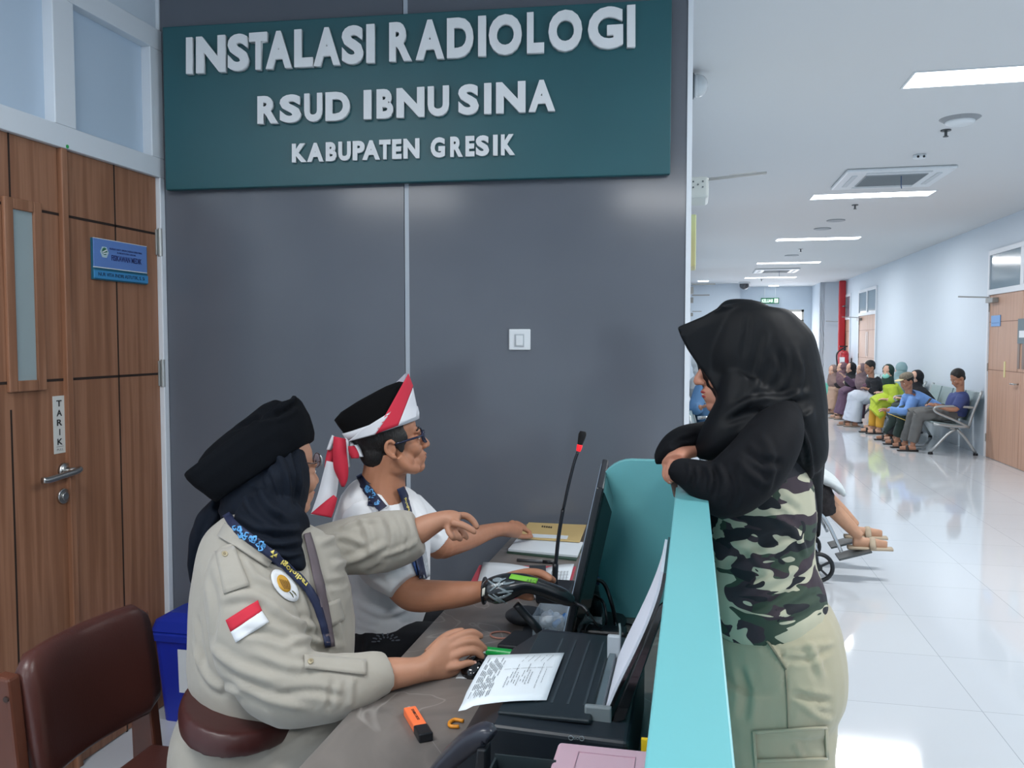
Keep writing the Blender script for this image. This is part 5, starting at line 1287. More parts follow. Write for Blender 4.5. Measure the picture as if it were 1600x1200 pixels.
tail('red_tail_end', rb_, [(524, 776, 2.235, 2, 2), (514, 790, 2.23, 9, 3), (502, 806, 2.22, 16, 3)], bo)
tail('small_red_loop', rb_, [(549, 697, 2.24, 4, 0), (553, 707, 2.24, 7, 0), (555, 716, 2.24, 5, 0)], bo)
tail('small_white_loop', wb, [(556, 695, 2.245, 3, 0), (560, 705, 2.245, 4, 0), (564, 714, 2.245, 3, 0)], bo)
# man's glasses
gl = MB(); e1 = H2.p(.004, -.082, .006); e2 = H2.p(.080, -.064, .010); e3 = H2.p(.090, -.050, .008)
side = -1 if (H2.l.dot(FH) > 0) else 1
e1, e2, e3 = H2.p(.0, side * .080, .008), H2.p(.066, side * .073, .010), H2.p(.093, side * .060, .010)
gl.wire([e1, e2, e3], .0030, 8, 4)
for q_ in (-1, 1):
    gl.wire([H2.p(.098 - .012 * abs(math.cos(a)) * (1 if q_ * math.cos(a) > 0 else 0), q_ * .032 + .024 * math.cos(a), .002 + .017 * math.sin(a)) for a in [i * math.pi / 12 for i in range(24)]], .0032, 8, 1, True)
gl.wire([H2.p(.099, -.009, .006), H2.p(.104, 0, .009), H2.p(.099, .009, .006)], .0018, 8, 4)
gl.build('eyeglasses', M('frame_navy', (28, 34, 58), .25), m1, smooth=True)
# polo shirt
t = MB()
t.ptube([(596, 755, 2.33, 34, .07), (592, 778, 2.34, 58, .115), (594, 812, 2.36, 74, .16), (602, 860, 2.37, 70, .165), (606, 920, 2.37, 64, .155), (602, 970, 2.36, 60, .15), (596, 1002, 2.36, 56, .15)], 28, 5)
t.ptube([(565, 800, 2.25, 32, .055), (580, 838, 2.20, 43, .07), (602, 878, 2.15, 44, .074), (622, 902, 2.12, 34, .075), (634, 915, 2.11, 27, .072)], 26, 5)
t.ptube([(638, 790, 2.44, 24, .055), (662, 820, 2.48, 28, .062), (684, 846, 2.50, 24, .062)], 24, 5)
F2 = [([(560, 800), (590, 850), (640, 890)], .006, .010), ([(535, 830), (565, 880), (610, 915)], -.006, .010), ([(600, 800), (615, 840), (645, 870)], .006, .009), ([(560, 945), (600, 960), (640, 950)], .006, .009), ([(630, 770), (645, 800), (650, 840)], .005, .008),
      ([(570, 770), (585, 800), (620, 830)], -.004, .008), ([(556, 975), (590, 985)], .004, .007), ([(655, 800), (670, 825), (690, 840)], .005, .007)]
shirt2 = t.blend('polo_shirt', white_cl, m1, .0052, 5, F2, (.0016, 9))
tr2 = bvh(shirt2)
ring = []
for i in range(24):
    a = 2 * math.pi * i / 24; ring.append(at(596, 753, 2.325) + RT * (.062 * math.cos(a)) + FH * (.066 * math.sin(a)) + Z3 * (-.012 * math.cos(a) + .003))
MB().wire(ring, .006, 8, 1, True).build('grey_collar', M('collar_grey', (78, 84, 92), .8), m1, smooth=True)
patch('collar', white_cl, m1, ((563, 752), (572, 742), (608, 792), (590, 800)), tr2, .008, 8, 5, .003)
patch('shoulder_mark', lan, m1, ((576, 777), (586, 773), (586, 792), (574, 790)), tr2, .004, 5, 5)
trb = bvh(shirt2, body2)
v, f = strip_px([(561, 742, 5), (570, 757, 6.5), (583, 776, 7.5), (598, 796, 7.5)]); l2 = lay('lanyard', lan, m1, v, f, trb, .012, .002)
for k in range(9):
    x = random.uniform(572, 592); y = 759 + (x - 571) * 1.35 + random.uniform(-3, 4); a = random.uniform(0, 6.28)
    v, f = strip_px([(x, y, .8), (x + 3 * math.cos(a), y + 3 * math.sin(a), 1.0), (x + 5 * math.cos(a + 1.1), y + 5 * math.sin(a + 1.1), .8), (x + 3 * math.cos(a + 2), y + 3 * math.sin(a + 2), .6)]); lay('batik_scroll', blue2, l2, v, f, trb, .014, .0008)
v, f = strip_px([(624, 762, 5.5), (630, 776, 6), (637, 798, 6), (644, 830, 6), (652, 870, 6), (660, 905, 5)]); l3 = lay('lanyard', lan, m1, v, f, trb, .012, .002)
text_px('lanyard_print', 'radiologi', yel, l3, ((641, 800), (634, 777), (629, 779), (636, 802)), trb, .015, .02)
patch('batik_panel', M('batik_panel_blue', (40, 74, 130), .7, vary=(160, .7)), m1, ((634, 850), (652, 846), (662, 896), (650, 898)), trb, .006, 5, 8)
patch('white_strap', M('strap_white', (190, 195, 200), .7, vary=(120, .25)), m1, ((655, 848), (662, 846), (670, 900), (661, 905)), trb, .009, 4, 8)
# watch
MB().wire([at(757 + 3 * math.cos(a), 923 + 19 * math.sin(a), 2.028) + FH * (.027 * math.cos(a)) for a in [i * math.pi / 10 for i in range(20)]], .004, 8, 1, True).build('wristwatch', black_pl, m1, smooth=True)
# trousers with a batik motif
q = MB(); batik = M('dark_cotton', (18, 21, 28), .8, bump=(30, .15, .004))
q.ptube([(600, 960, 2.365, 52, .14), (600, 990, 2.36, 60, .165), (598, 1020, 2.36, 64, .175), (600, 1045, 2.36, 60, .17)], 24, 4)
for sy in (-.11, .09):
    k = Pm + Vector((.46, sy, 0)); k.z = .575
    q.tube3([(Pm + Vector((0, sy * .8, -.01)), .105, .105), (Pm * .5 + k * .5 + Vector((0, 0, .01)), .09, .095), (k, .074, .074), (k + Vector((.03, 0, -.03)), .055, .055)], Z3, 18, 4)
    q.tube3([(k, .066, .066), (k + Vector((.02, 0, -.2)), .064, .066), (k + Vector((0, 0, -.44)), .06, .062)], Vector((0, 1, 0)), 16, 4)
    MB().tube3([(Vector((k.x - .045, k.y, .035)), .035, .04), (Vector((k.x + .05, k.y, .032)), .032, .045), (Vector((k.x + .17, k.y, .026)), .022, .038)], Z3, 16, 4, True, 3).build('shoe', M('shoe_black', (20, 20, 22), .4), m1, smooth=True)
tro2 = q.blend('trousers', batik, m1, .007, 5, (), (.002, 8))
tr3 = bvh(tro2); gy = M('batik_grey', (92, 98, 108), .8)
for k, (a, r) in enumerate([(i * .42 + .0, 15) for i in range(8)] + [(i * .55 + .1, 9) for i in range(6)]):
    cx, cy = 603, 1003; x, y = cx + r * math.cos(a + math.pi), cy + r * .62 * math.sin(a + math.pi)
    v, f = strip_px([(x, y, .8), (cx + (x - cx) * 1.25 + 1, cy + (y - cy) * 1.3, 1.3), (cx + (x - cx) * 1.5, cy + (y - cy) * 1.45, .8)]); lay('batik_motif', gy, tro2, v, f, tr3, .003, .0006)
# his stool
stl = thing('office_stool', (Pm.x, Pm.y, 0), 'dark padded stool under the man in the white polo', 'stool')
MB().cyl((Pm.x - .02, Pm.y, .43), (Pm.x - .02, Pm.y, .50), .19, seg=32).build('seat', lea, stl, bevel=.02, seg=4)
MB().cyl((Pm.x - .02, Pm.y, .06), (Pm.x - .02, Pm.y, .43), .025).build('column', black_pl, stl)
for k in range(5):
    a = k * 2 * math.pi / 5; MB().cyl((Pm.x - .02, Pm.y, .08), (Pm.x - .02 + .24 * math.cos(a), Pm.y + .24 * math.sin(a), .055), .018, .012).ball((Pm.x - .02 + .24 * math.cos(a), Pm.y + .24 * math.sin(a), .027), .026).build('leg', black_pl, stl)

# ------------------------------------------------------------------ 3. the standing woman in camouflage
w2 = thing('person', at(1205, 1000, 1.85), 'standing woman in black hijab and camouflage shirt leaning over the aqua counter screen', 'person'); w2.location.z = 0
black_cl = M('black_jersey', (7, 9, 15), .8, spec=.22, bump=(20, .22, .008))
black_hj = M('black_chiffon', (5, 8, 13), .6, spec=.22, bump=(9, .16, .012))
camo = bpy.data.materials.new('camouflage_cloth'); camo.use_nodes = True; n, l = nodes(camo); bs_ = n['Principled BSDF']; bs_.inputs['Roughness'].default_value = .85
tc = n.new('ShaderNodeTexCoord'); prev = None
layers = [((0, 0, 0), (1, 1, 1.9), 9.0, None, (54, 44, 52)), ((3, 1, 7), (1, 1, 2.0), 8.8, .50, (52, 68, 56)), ((9, 4, 2), (1, 1, 2.2), 9.2, .522, (178, 176, 154)), ((5, 8, 1), (1, 1, 2.1), 10.0, .545, (22, 25, 32))]
for loc, sc3, sc, th, colr in layers:
    if th is None: prev = n.new('ShaderNodeRGB'); prev.outputs[0].default_value = lin(colr); out = prev.outputs[0]; continue
    mp = n.new('ShaderNodeMapping'); mp.inputs['Location'].default_value = loc; mp.inputs['Scale'].default_value = sc3; mp.inputs['Rotation'].default_value = (.25, .3, 0)
    nz = n.new('ShaderNodeTexNoise'); nz.inputs['Scale'].default_value = sc; nz.inputs['Detail'].default_value = 1.6; nz.inputs['Distortion'].default_value = .7
    mt_ = n.new('ShaderNodeMath'); mt_.operation = 'GREATER_THAN'; mt_.inputs[1].default_value = th
    mx = n.new('ShaderNodeMixRGB'); mx.inputs['Color2'].default_value = lin(colr)
    l.new(tc.outputs['Object'], mp.inputs['Vector']); l.new(mp.outputs['Vector'], nz.inputs['Vector']); l.new(nz.outputs['Fac'], mt_.inputs[0]); l.new(mt_.outputs[0], mx.inputs['Fac']); l.new(out, mx.inputs['Color1']); out = mx.outputs['Color']
l.new(out, bs_.inputs['Base Color'])
khaki2 = M('khaki_drill', (166, 160, 136), .85, bump=(26, .15, .005), vary=(5, .04), sheen=.2)
H3 = Head(at(1157, 576, 1.85), -RT * math.cos(math.radians(4)) + FH * math.sin(math.radians(4)) - Z3 * .03, .92)
b = MB(); H3.shapes(b, False)
b.tube3([(H3.p(-.02, 0, -.03), .052, .052), (at(1172, 650, 1.86), .05, .055), (at(1180, 690, 1.87), .07, .09)], FH, 20, 4)
b.ptube([(1182, 690, 1.87, 50, .10), (1188, 760, 1.87, 62, .12), (1192, 850, 1.87, 62, .11), (1200, 950, 1.86, 78, .13), (1208, 1040, 1.86, 82, .13)])
b.ptube([(1205, 668, 1.76, 26, .045), (1190, 708, 1.70, 30, .045), (1162, 742, 1.68, 30, .045), (1128, 758, 1.685, 26, .040), (1085, 740, 1.71, 20, .032), (1056, 734, 1.735, 14, .024)])
b.ptube([(1190, 668, 1.98, 26, .045), (1150, 690, 2.0, 26, .042), (1110, 690, 1.94, 20, .035), (1088, 702, 1.86, 12, .026), (1074, 706, 1.82, 11, .026), (1060, 712, 1.79, 12, .030), (1050, 721, 1.77, 11, .032)])
NF = []
NF.append(pf(b, [(1052, 720, 1.80), (1043, 730, 1.79), (1040, 741, 1.785), (1043, 749, 1.78)], .0098, .0076))
NF.append(pf(b, [(1053, 722, 1.775), (1046, 733, 1.765), (1044, 744, 1.76), (1047, 752, 1.76)], .0098, .0076))
NF.append(pf(b, [(1057, 722, 1.755), (1052, 733, 1.745), (1051, 742, 1.745), (1053, 749, 1.745)], .0095, .0074))
pf(b, [(1060, 720, 1.74), (1058, 730, 1.735), (1057, 738, 1.735), (1058, 744, 1.735)], .0088, .007)
pf(b, [(1070, 706, 1.84), (1056, 716, 1.85), (1048, 727, 1.84)], .0105, .008)
hipc = at(1204, 1050, 1.86)
VH = ray(1206, 1050); VH.z = 0; VH.normalize()
for s_, sd in ((-1, -.085), (1, .085)):
    c0_ = hipc + VH * sd; k0 = Vector((c0_.x, c0_.y, 0))
    b.tube3([(c0_ + Z3 * 0, .085, .085), (k0 + Z3 * .47, .06, .06), (k0 + Z3 * .28, .055, .055), (k0 + Z3 * .09, .036, .036), (k0 + Z3 * .05, .04, .04)], FH, 16, 4)
    b.tube3([(k0 + Z3 * .045 + RT * .05, .035, .038), (k0 + Z3 * .035 - RT * .05, .03, .042), (k0 + Z3 * .025 - RT * .15, .018, .036)], Z3, 14, 4)
body3 = b.blend('body', skin_w2, w2, .0030, 5)
H3.face_parts(w2, lip_red)
m_ = MB(); H3.e(m_, (.0885, 0, -.0593), (.0055, .014, .0028)); m_.build('teeth', M('teeth_white', (225, 222, 215), .3), w2, smooth=True)
nail(NF[2][-1][0], .0074, -FW + UP * .2, NF[2][-1][0] - NF[2][-2][0], w2); nail(NF[1][-1][0], .0076, -FW + UP * .2, NF[1][-1][0] - NF[1][-2][0], w2)

t = MB()
t.ptube([(1176, 690, 1.88, 62, .13), (1184, 740, 1.88, 76, .15), (1186, 790, 1.875, 82, .155), (1186, 840, 1.87, 80, .15), (1188, 880, 1.87, 82, .15), (1190, 920, 1.865, 90, .16), (1193, 955, 1.86, 92, .168), (1193, 982, 1.86, 88, .165)], 28, 5)
F3 = [([(1130, 880), (1190, 850), (1250, 830)], -.007, .011), ([(1150, 930), (1210, 905), (1268, 880)], .008, .011), ([(1150, 955), (1210, 940), (1262, 905)], -.008, .009), ([(1180, 970), (1230, 960), (1285, 935)], .006, .008), ([(1200, 800), (1240, 830), (1262, 870)], .006, .010), ([(1220, 780), (1250, 800)], -.005, .009), ([(1130, 840), (1170, 860), (1200, 900)], .005, .01)]
cam_sh = t.blend('camouflage_shirt', camo, w2, .0055, 5, F3, (.0018, 8))
t = MB()
t.ptube([(1214, 655, 1.78, 32, .06), (1206, 684, 1.72, 42, .07), (1188, 714, 1.68, 48, .072), (1162, 745, 1.66, 50, .070), (1132, 764, 1.66, 46, .064), (1100, 752, 1.685, 33, .056), (1070, 738, 1.71, 22, .048), (1060, 735, 1.72, 19, .042)], 26, 5)
t.ptube([(1176, 660, 1.86, 60, .12), (1184, 690, 1.86, 62, .14), (1180, 722, 1.86, 50, .13), (1172, 745, 1.86, 36, .11)], 24, 4)
t.ptube([(1190, 668, 1.98, 34, .06), (1155, 688, 2.0, 34, .058), (1115, 686, 1.95, 28, .052), (1082, 684, 1.89, 22, .048), (1058, 692, 1.85, 19, .044), (1044, 704, 1.82, 14, .040), (1038, 714, 1.80, 9, .034)], 24, 5)
F4 = [([(1085, 728), (1092, 745), (1088, 765)], .006, .006), ([(1102, 726), (1112, 748), (1106, 775)], .007, .006), ([(1120, 724), (1132, 752), (1125, 785)], .007, .007), ([(1140, 730), (1150, 760), (1145, 795)], -.006, .007), ([(1075, 722), (1078, 740), (1074, 758)], .005, .005), ([(1150, 715), (1170, 740), (1200, 760)], .006, .009), ([(1160, 700), (1190, 720), (1225, 725)], -.006, .009),
      ([(1060, 690), (1080, 694), (1100, 690)], .005, .005), ([(1045, 700), (1065, 688), (1095, 680)], -.004, .005), ([(1190, 680), (1205, 720), (1200, 770)], .005, .01)]
slv = t.blend('black_sleeves', black_cl, w2, .005, 4, F4, (.0014, 9))
q = MB()
q.ptube([(1198, 945, 1.86, 84, .15), (1204, 975, 1.86, 98, .178), (1207, 1015, 1.855, 103, .188), (1210, 1052, 1.85, 103, .19), (1208, 1082, 1.85, 95, .185), (1206, 1100, 1.85, 86, .18)], 30, 5)
for sd in (-.090, .090):
    c0_ = hipc + VH * sd; k0 = Vector((c0_.x, c0_.y, 0)); o_ = RT * .01
    q.tube3([(c0_ + o_ + Z3 * .02, .125, .105), (k0 + o_ + Z3 * .70, .128, .10), (k0 + o_ * 1.4 + Z3 * .50, .122, .09), (k0 + o_ + Z3 * .28, .10, .085), (k0 + Z3 * .10, .085, .08), (k0 + Z3 * .06, .08, .078)], FH, 24, 5)
F5 = [([(1225, 985), (1222, 1030), (1228, 1075), (1230, 1140)], -.003, .003), ([(1185, 985), (1205, 1012), (1230, 1045)], .005, .005), ([(1260, 1000), (1275, 1030), (1285, 1060)], .006, .010), ([(1230, 1032), (1265, 1030), (1300, 1015)], -.005, .007), ([(1235, 1012), (1270, 1008), (1305, 1005)], .004, .006), ([(1300, 1097), (1270, 1092), (1240, 1085)], -.008, .008), ([(1155, 1040), (1165, 1080), (1160, 1130)], -.007, .012),
      ([(1250, 1100), (1280, 1120), (1300, 1125)], .006, .008), ([(1240, 1160), (1255, 1185)], .005, .007)]
tr_ = q.blend('trousers', khaki2, w2, .006, 5, F5, (.002, 7))
trt = bvh(tr_)
for quad in (((1176, 1142), (1290, 1134), (1292, 1138), (1176, 1147)), ((1176, 1142), (1180, 1142), (1184, 1200), (1180, 1200)), ((1288, 1136), (1292, 1136), (1294, 1186), (1290, 1186)), ((1182, 1186), (1292, 1183), (1292, 1187), (1182, 1191))):
    v, f = grid4(quad, 12, 3); lay('pocket_seam', khaki2, w2, v, f, trt, .0035, .004)
v, f = strip_px([(1188, 990, 1.4), (1206, 1012, 1.6), (1228, 1046, 1.4)]); lay('pocket_seam', M('seam_olive', (118, 116, 98), .9), w2, v, f, trt, .002, .002)
v, f = strip_px([(1226, 1046, .8), (1229, 1075, .8), (1231, 1138, .8)]); lay('side_seam', M('seam_olive', (118, 116, 98), .9), w2, v, f, trt, .002, .002)
for sd in (-.09, .09):
    c0_ = hipc + VH * sd; k0 = Vector((c0_.x, c0_.y, 0))
    MB().tube3([(k0 + Z3 * .035 + RT * .06, .035, .04), (k0 + Z3 * .035 - RT * .02, .035, .045), (k0 + Z3 * .03 - RT * .12, .028, .048), (k0 + Z3 * .025 - RT * .18, .02, .035)], Z3, 16, 4, True, 3).build('shoe', M('shoe_black', (20, 20, 22), .4), w2, smooth=True)
h = MB()
h.ptube([(1172, 473, 1.855, 24, .05), (1170, 484, 1.855, 50, .075), (1172, 505, 1.855, 70, .098), (1178, 540, 1.86, 90, .112), (1188, 580, 1.865, 92, .118), (1200, 620, 1.87, 86, .125), (1204, 652, 1.875, 84, .14), (1214, 684, 1.885, 72, .145), (1226, 706, 1.90, 56, .13)], 32, 5)
wq_ = [(1058, 511), (1078, 503), (1100, 494), (1128, 478), (1170, 472), (1180, 640), (1126, 638), (1118, 612), (1104, 589), (1088, 567), (1074, 546), (1064, 527)]
dz_ = (1.79, 1.915)
k_ = len(wq_)
h.add([at(x, y, dz_[0] + (.02 if x < 1110 else 0)) for x, y in wq_] + [at(x, y, dz_[1] - (.02 if x < 1110 else 0)) for x, y in wq_], [tuple(range(k_)), tuple(reversed(range(k_, 2 * k_)))] + [(i, i + k_, (i + 1) % k_ + k_, (i + 1) % k_) for i in range(k_)])
h.ptube([(1190, 610, 1.80, 70, .06), (1165, 650, 1.80, 60, .08), (1135, 672, 1.82, 40, .09), (1110, 686, 1.86, 18, .07)], 22, 5)
h.ptube([(1240, 640, 1.78, 30, .05), (1252, 690, 1.80, 32, .045), (1262, 740, 1.83, 22, .035), (1272, 790, 1.86, 12, .02), (1277, 826, 1.87, 6, .010), (1278, 840, 1.87, 3, .006)], 20, 5)
h.ptube([(1262, 640, 1.92, 26, .06), (1266, 700, 1.93, 22, .05), (1270, 760, 1.92, 14, .03), (1275, 810, 1.90, 8, .015)], 20, 5)
F6 = [([(1168, 490), (1166, 520), (1160, 560)], -.004, .008), ([(1200, 520), (1192, 560), (1180, 600), (1165, 630)], .005, .009), ([(1215, 545), (1222, 580), (1205, 615)], -.006, .010), ([(1245, 545), (1250, 590), (1232, 625), (1190, 640)], .008, .011), ([(1140, 640), (1180, 625), (1225, 622), (1265, 612)], .008, .009), ([(1130, 660), (1180, 645), (1225, 645)], -.007, .009),
      ([(1225, 645), (1245, 660), (1262, 700), (1268, 760)], .009, .007), ([(1240, 660), (1240, 700), (1256, 750)], -.006, .007), ([(1150, 680), (1185, 662), (1225, 665)], .006, .008), ([(1190, 560), (1186, 585)], .003, .006)]
h.blend('hijab', black_hj, w2, .005, 4, F6, (.0010, 7))
# strap
sh_ = MB(); sh_.slab([at(1047, 748, 1.768), at(1059, 744, 1.768), at(1059, 776, 1.768), at(1054, 778, 1.768)], FH * .012)
tag(sh_.build('leather_pouch', M('pouch_brown', (92, 74, 66), .5), bevel=.002), 'small brown pouch held by the standing woman over the counter screen', 'pouch')

# ================================================================== THE WAITING PEOPLE, THEIR BENCHES AND THE WHEELCHAIR
silver = M('bench_silver', (176, 182, 184), .35, metal=.6)
seat_grey = M('bench_seat', (148, 168, 172), .45)
def bench(X, Y0, n, sd, label):
    # sd = -1: faces -X (back against the right wall), +1: faces +X
    t = thing('waiting_bench', (X, Y0, 0), label, 'bench')
    L = n * .55
    MB().box(X - .03, X + .03, Y0 + .03, Y0 + L - .03, .33, .38).build('beam', silver, t, bevel=.006)
    for i in range(n):
        y0, y1 = Y0 + i * .55 + .03, Y0 + i * .55 + .52
        MB().slab([(X + sd * .24, y0, .43), (X + sd * .0, y0, .40), (X - sd * .22, y0, .39), (X - sd * .22, y0, .375), (X, y0, .385), (X + sd * .25, y0, .415)], (0, y1 - y0, 0)).build('seat', seat_grey, t, bevel=.005)
        MB().slab([(X - sd * .20, y0, .44), (X - sd * .30, y0, .82), (X - sd * .325, y0, .815), (X - sd * .225, y0, .43)], (0, y1 - y0, 0)).build('backrest', seat_grey, t, bevel=.005)
    ys = (Y0, Y0 + L)
    for y in ys:
        MB().wire([(X - sd * .33, y, .84), (X - sd * .24, y, .60), (X - sd * .18, y, .38)], .018, 10, 4).wire([(X - sd * .25, y, .62), (X + sd * .0, y, .635), (X + sd * .20, y, .625), (X + sd * .235, y, .59), (X + sd * .18, y, .54), (X, y, .46), (X - sd * .18, y, .37)], .016, 10, 5).build('armrest', silver, t, smooth=True)
        MB().wire([(X + sd * .24, y, .40), (X, y, .375), (X - sd * .19, y, .37)], .02, 10, 3).build('seat_bracket', silver, t, smooth=True)
    for y in (Y0 + .05, Y0 + L - .05):
        MB().wire([(X + sd * .26, y - .02, .03), (X + sd * .06, y, .26), (X - sd * .05, y, .34)], .02, 10, 3).build('leg', silver, t, smooth=True)
        MB().wire([(X - sd * .28, y - .02, .03), (X - sd * .16, y, .22), (X - sd * .05, y, .34)], .02, 10, 3).build('leg', silver, t, smooth=True)
        for q in (.26, -.28): MB().cyl((X + sd * q, y - .02, 0), (X + sd * q, y - .02, .028), .03).build('foot_pad', black_pl, t)
    return t
bench(3.32, 11.72, 4, -1, 'silver waiting bench nearest on the right, under the men in navy and light blue')
bench(3.32, 14.35, 4, -1, 'silver waiting bench behind the nearest one, under the woman in lime')
bench(3.32, 16.95, 4, -1, 'farthest silver waiting bench, near the red fire extinguisher')
bench(.30, 7.3, 3, 1, 'silver waiting bench on the left, glimpsed between grey wall and black hijab')

far_skin = skin('skin_far', (172, 126, 102)); far_pale = skin('skin_far_pale', (206, 164, 142))
def cl(name, rgb): return M(name, rgb, .85, bump=(14, .2, .01), vary=(3, .05))
sandal = M('sandal_dark', (38, 36, 38), .6)
def seated(label, hip, head, feet, hands, sk, top, low, style='trousers', cover='hijab', covm=None, look=(-1, -.3, 0), mask=None, shoe=sandal, k=.96, short=False, hem=.10, fsign=-1, knees=None):
    hip = Vector(hip); head = Vector(head); feet = [Vector(q) for q in feet]; hands = [Vector(q) for q in hands]
    if style in ('skirt', 'robe'): feet[0].y = hip.y - .10; feet[1].y = hip.y + .12
    t = thing('person', (hip.x, hip.y, 0), label, 'person')
    sh = Vector((head.x - fsign * .03, head.y, head.z - .20)); up = (sh - hip).normalized()
    fdir = Vector((fsign, 0, 0)); sd = Vector((0, 1, 0))
    H = Head(head, look, .95 * k / .96)
    b = MB(); H.shapes(b, cover != 'hijab')
    b.tube3([(H.p(-.02, 0, -.03), .05, .05), (sh + Z3 * .02, .05, .055), (sh - up * .04, .07, .12)], sd, 14, 3)
    b.tube3([(sh - up * .04, .075, .13), (hip * .5 + sh * .5, .08, .12), (hip + Z3 * .02, .09, .13)], sd, 14, 3)
    lo = MB(); tp = MB()
    kn = []
    for i, sgn in enumerate((-1, 1)):
        ft = feet[i]; kne = Vector(knees[i]) if knees else Vector((ft.x - fsign * .06, (ft.y + hip.y) / 2 + sgn * .04, .50)); kn.append(kne)
        hj_ = hip + sd * sgn * .09
        b.tube3([(hj_, .075, .075), (kne, .052, .052)], Z3, 12, 2); b.tube3([(kne, .05, .05), (kne * .4 + ft * .6 + Z3 * .05, .045, .045), (ft + Z3 * .08, .033, .033)], sd, 12, 3)
        b.tube3([(ft - fdir * .04 + Z3 * .045, .03, .032), (ft + fdir * .06 + Z3 * .04, .026, .038), (ft + fdir * .16 + Z3 * .03, .016, .034)], Z3, 12, 3)
        S_ = sh + sd * sgn * .16 - up * .03; hd2 = hands[i]; el = (S_ + hd2) * .5 + Vector((-fsign * .06, sgn * .05, -.10))
        b.tube3([(S_, .04, .04), (el, .035, .035), (hd2, .024, .026)], Z3, 12, 3)
        dr = (hd2 - el).normalized(); b.ell(hd2 + dr * .045, dr * .05, sd * .032, Z3 * .018, 12, 8)
        for q in range(4): b.tube3([(hd2 + dr * .07 + sd * (q - 1.5) * .016, .009, .009), (hd2 + dr * .11 + sd * (q - 1.5) * .017 - Z3 * .012, .008, .008), (hd2 + dr * .125 + sd * (q - 1.5) * .016 - Z3 * .03, .007, .007)], Z3, 8, 2)
        b.tube3([(hd2 + dr * .02 + sd * -sgn * .02, .011, .011), (hd2 + dr * .07 - sd * sgn * .045, .009, .009)], Z3, 8, 2)
        en = hd2 - dr * (.03 if style != 'polo' else .2)
        sl_end = .97 if style != 'polo' else .0
        if style == 'polo': tp.tube3([(S_, .075, .075), (S_ * .3 + el * .7, .066, .066), (S_ * .12 + el * .88, .062, .062)], Z3, 14, 3)
        else: tp.tube3([(S_, .075, .075), (el, .062, .062), (hd2 - dr * .02, .046, .046)], Z3, 14, 3)
        if style in ('trousers', 'polo'):
            lo.tube3([(hj_ + Z3 * .01, .105, .10), (kne + Z3 * .005, .078, .078), (kne + fdir * .02 - Z3 * .03, .06, .06)], Z3, 14, 3)
            lo.tube3([(kne, .076, .076), (kne * .45 + ft * .55 + Z3 * .05, .07, .07), (ft + Z3 * .13, .068, .068)], sd, 14, 3)
    if style in ('skirt', 'robe'):
        kc = (kn[0] + kn[1]) / 2; fc = (feet[0] + feet[1]) / 2; ex = abs(feet[0].x - feet[1].x) / 2
        lo.tube3([(hip + Z3 * .01, .13, .19), (hip * .5 + kc * .5 + Z3 * .01, .11, .20), (kc, .10 + ex, .20), (kc + fdir * .02 - Z3 * .04, .08 + ex, .17)], sd, 20, 3)
        lo.tube3([(kc + Z3 * .02, .09 + ex, .18), (kc * .5 + fc * .5 + Z3 * (.03 + hem * .2), .10 + ex, .20), (fc + Z3 * hem, .12 + ex, .22)], sd, 20, 3)
    else: lo.tube3([(hip + Z3 * .10, .12, .165), (hip - Z3 * .02, .12, .18)], sd, 18, 2)
    tp.tube3([(sh + Z3 * .03, .06, .075), (sh - Z3 * .01, .10, .15), (sh - up * .06, .125, .19), (sh - up * .20, .135, .195), (hip + up * .14, .13, .175), (hip + up * .02, .135, .185)], sd, 20, 3)
    if style == 'robe': tp.tube3([(hip + up * .05, .13, .18), (hip + fdir * .25 + Z3 * .06, .09, .20), (hip + fdir * .38 + Z3 * .01, .07, .21)], sd, 18, 3)
    b.blend('body', sk, t, .008, 2)
    tp.blend('shirt', top, t, .011, 2, (), (.004, 9))
    lo.blend('skirt' if style in ('skirt', 'robe') else 'trousers', low, t, .012, 2, (), (.005, 8))
    H.face_parts(t, lip)
    h = MB()
    if cover == 'hijab':
        H.e(h, (-.028, 0, .035), (.105, .093, .108)); H.e(h, (-.03, 0, -.04), (.085, .088, .10)); 
        if short: h.tube3([(H.p(-.01, 0, -.07), .085, .085), (H.p(.0, 0, -.13), .09, .10), (sh + fdir * .01 - up * .03, .08, .10)], sd, 16, 3)
        else: h.tube3([(H.p(-.01, 0, -.07), .085, .085), (H.p(.01, 0, -.12), .09, .10), (sh + fdir * .01 - up * .01, .14, .19), (sh + fdir * .03 - up * .12, .145, .205), (sh + fdir * .05 - up * .20, .12, .17), (sh + fdir * .07 - up * .26, .07, .11)], sd, 20, 3)
        h.blend('hijab', covm, t, .008, 2, (), (.003, 12))
    else:
        H.e(h, (-.022, 0, .055), (.098, .083, .092)); H.e(h, (-.05, 0, .0), (.05, .068, .06))
        h.blend('hair', hairm, t, .007, 1)
        if cover == 'cap':
            c = MB(); H.e(c, (-.012, 0, .085), (.105, .090, .062)); c.build('cap_crown', M('cap_check', (120, 112, 98), .8, vary=(60, .3)), t, smooth=True)
            c = MB(); H.e(c, (.115, 0, .068), (.062, .072, .010)); c.build('cap_brim', M('cap_cream', (205, 192, 150), .7), t, smooth=True)
    if mask: 
        m = MB(); H.e(m, (.066, 0, -.052), (.046, .058, .050)); m.build('face_mask', mask, t, smooth=True)
    for ft in feet:
        MB().tube3([(ft - fdir * .07 + Z3 * .012, .012, .035), (ft + fdir * .05 + Z3 * .012, .012, .042), (ft + fdir * .19 + Z3 * .012, .010, .034)], Z3.cross(fdir), 14, 3, True, 3).tube3([(ft + fdir * .07 + sd * -.045 + Z3 * .015, .008, .02), (ft + fdir * .07 + Z3 * .075, .008, .02), (ft + fdir * .07 + sd * .045 + Z3 * .015, .008, .02)], fdir, 8, 3).build('sandal', shoe, t, smooth=True)
    return t
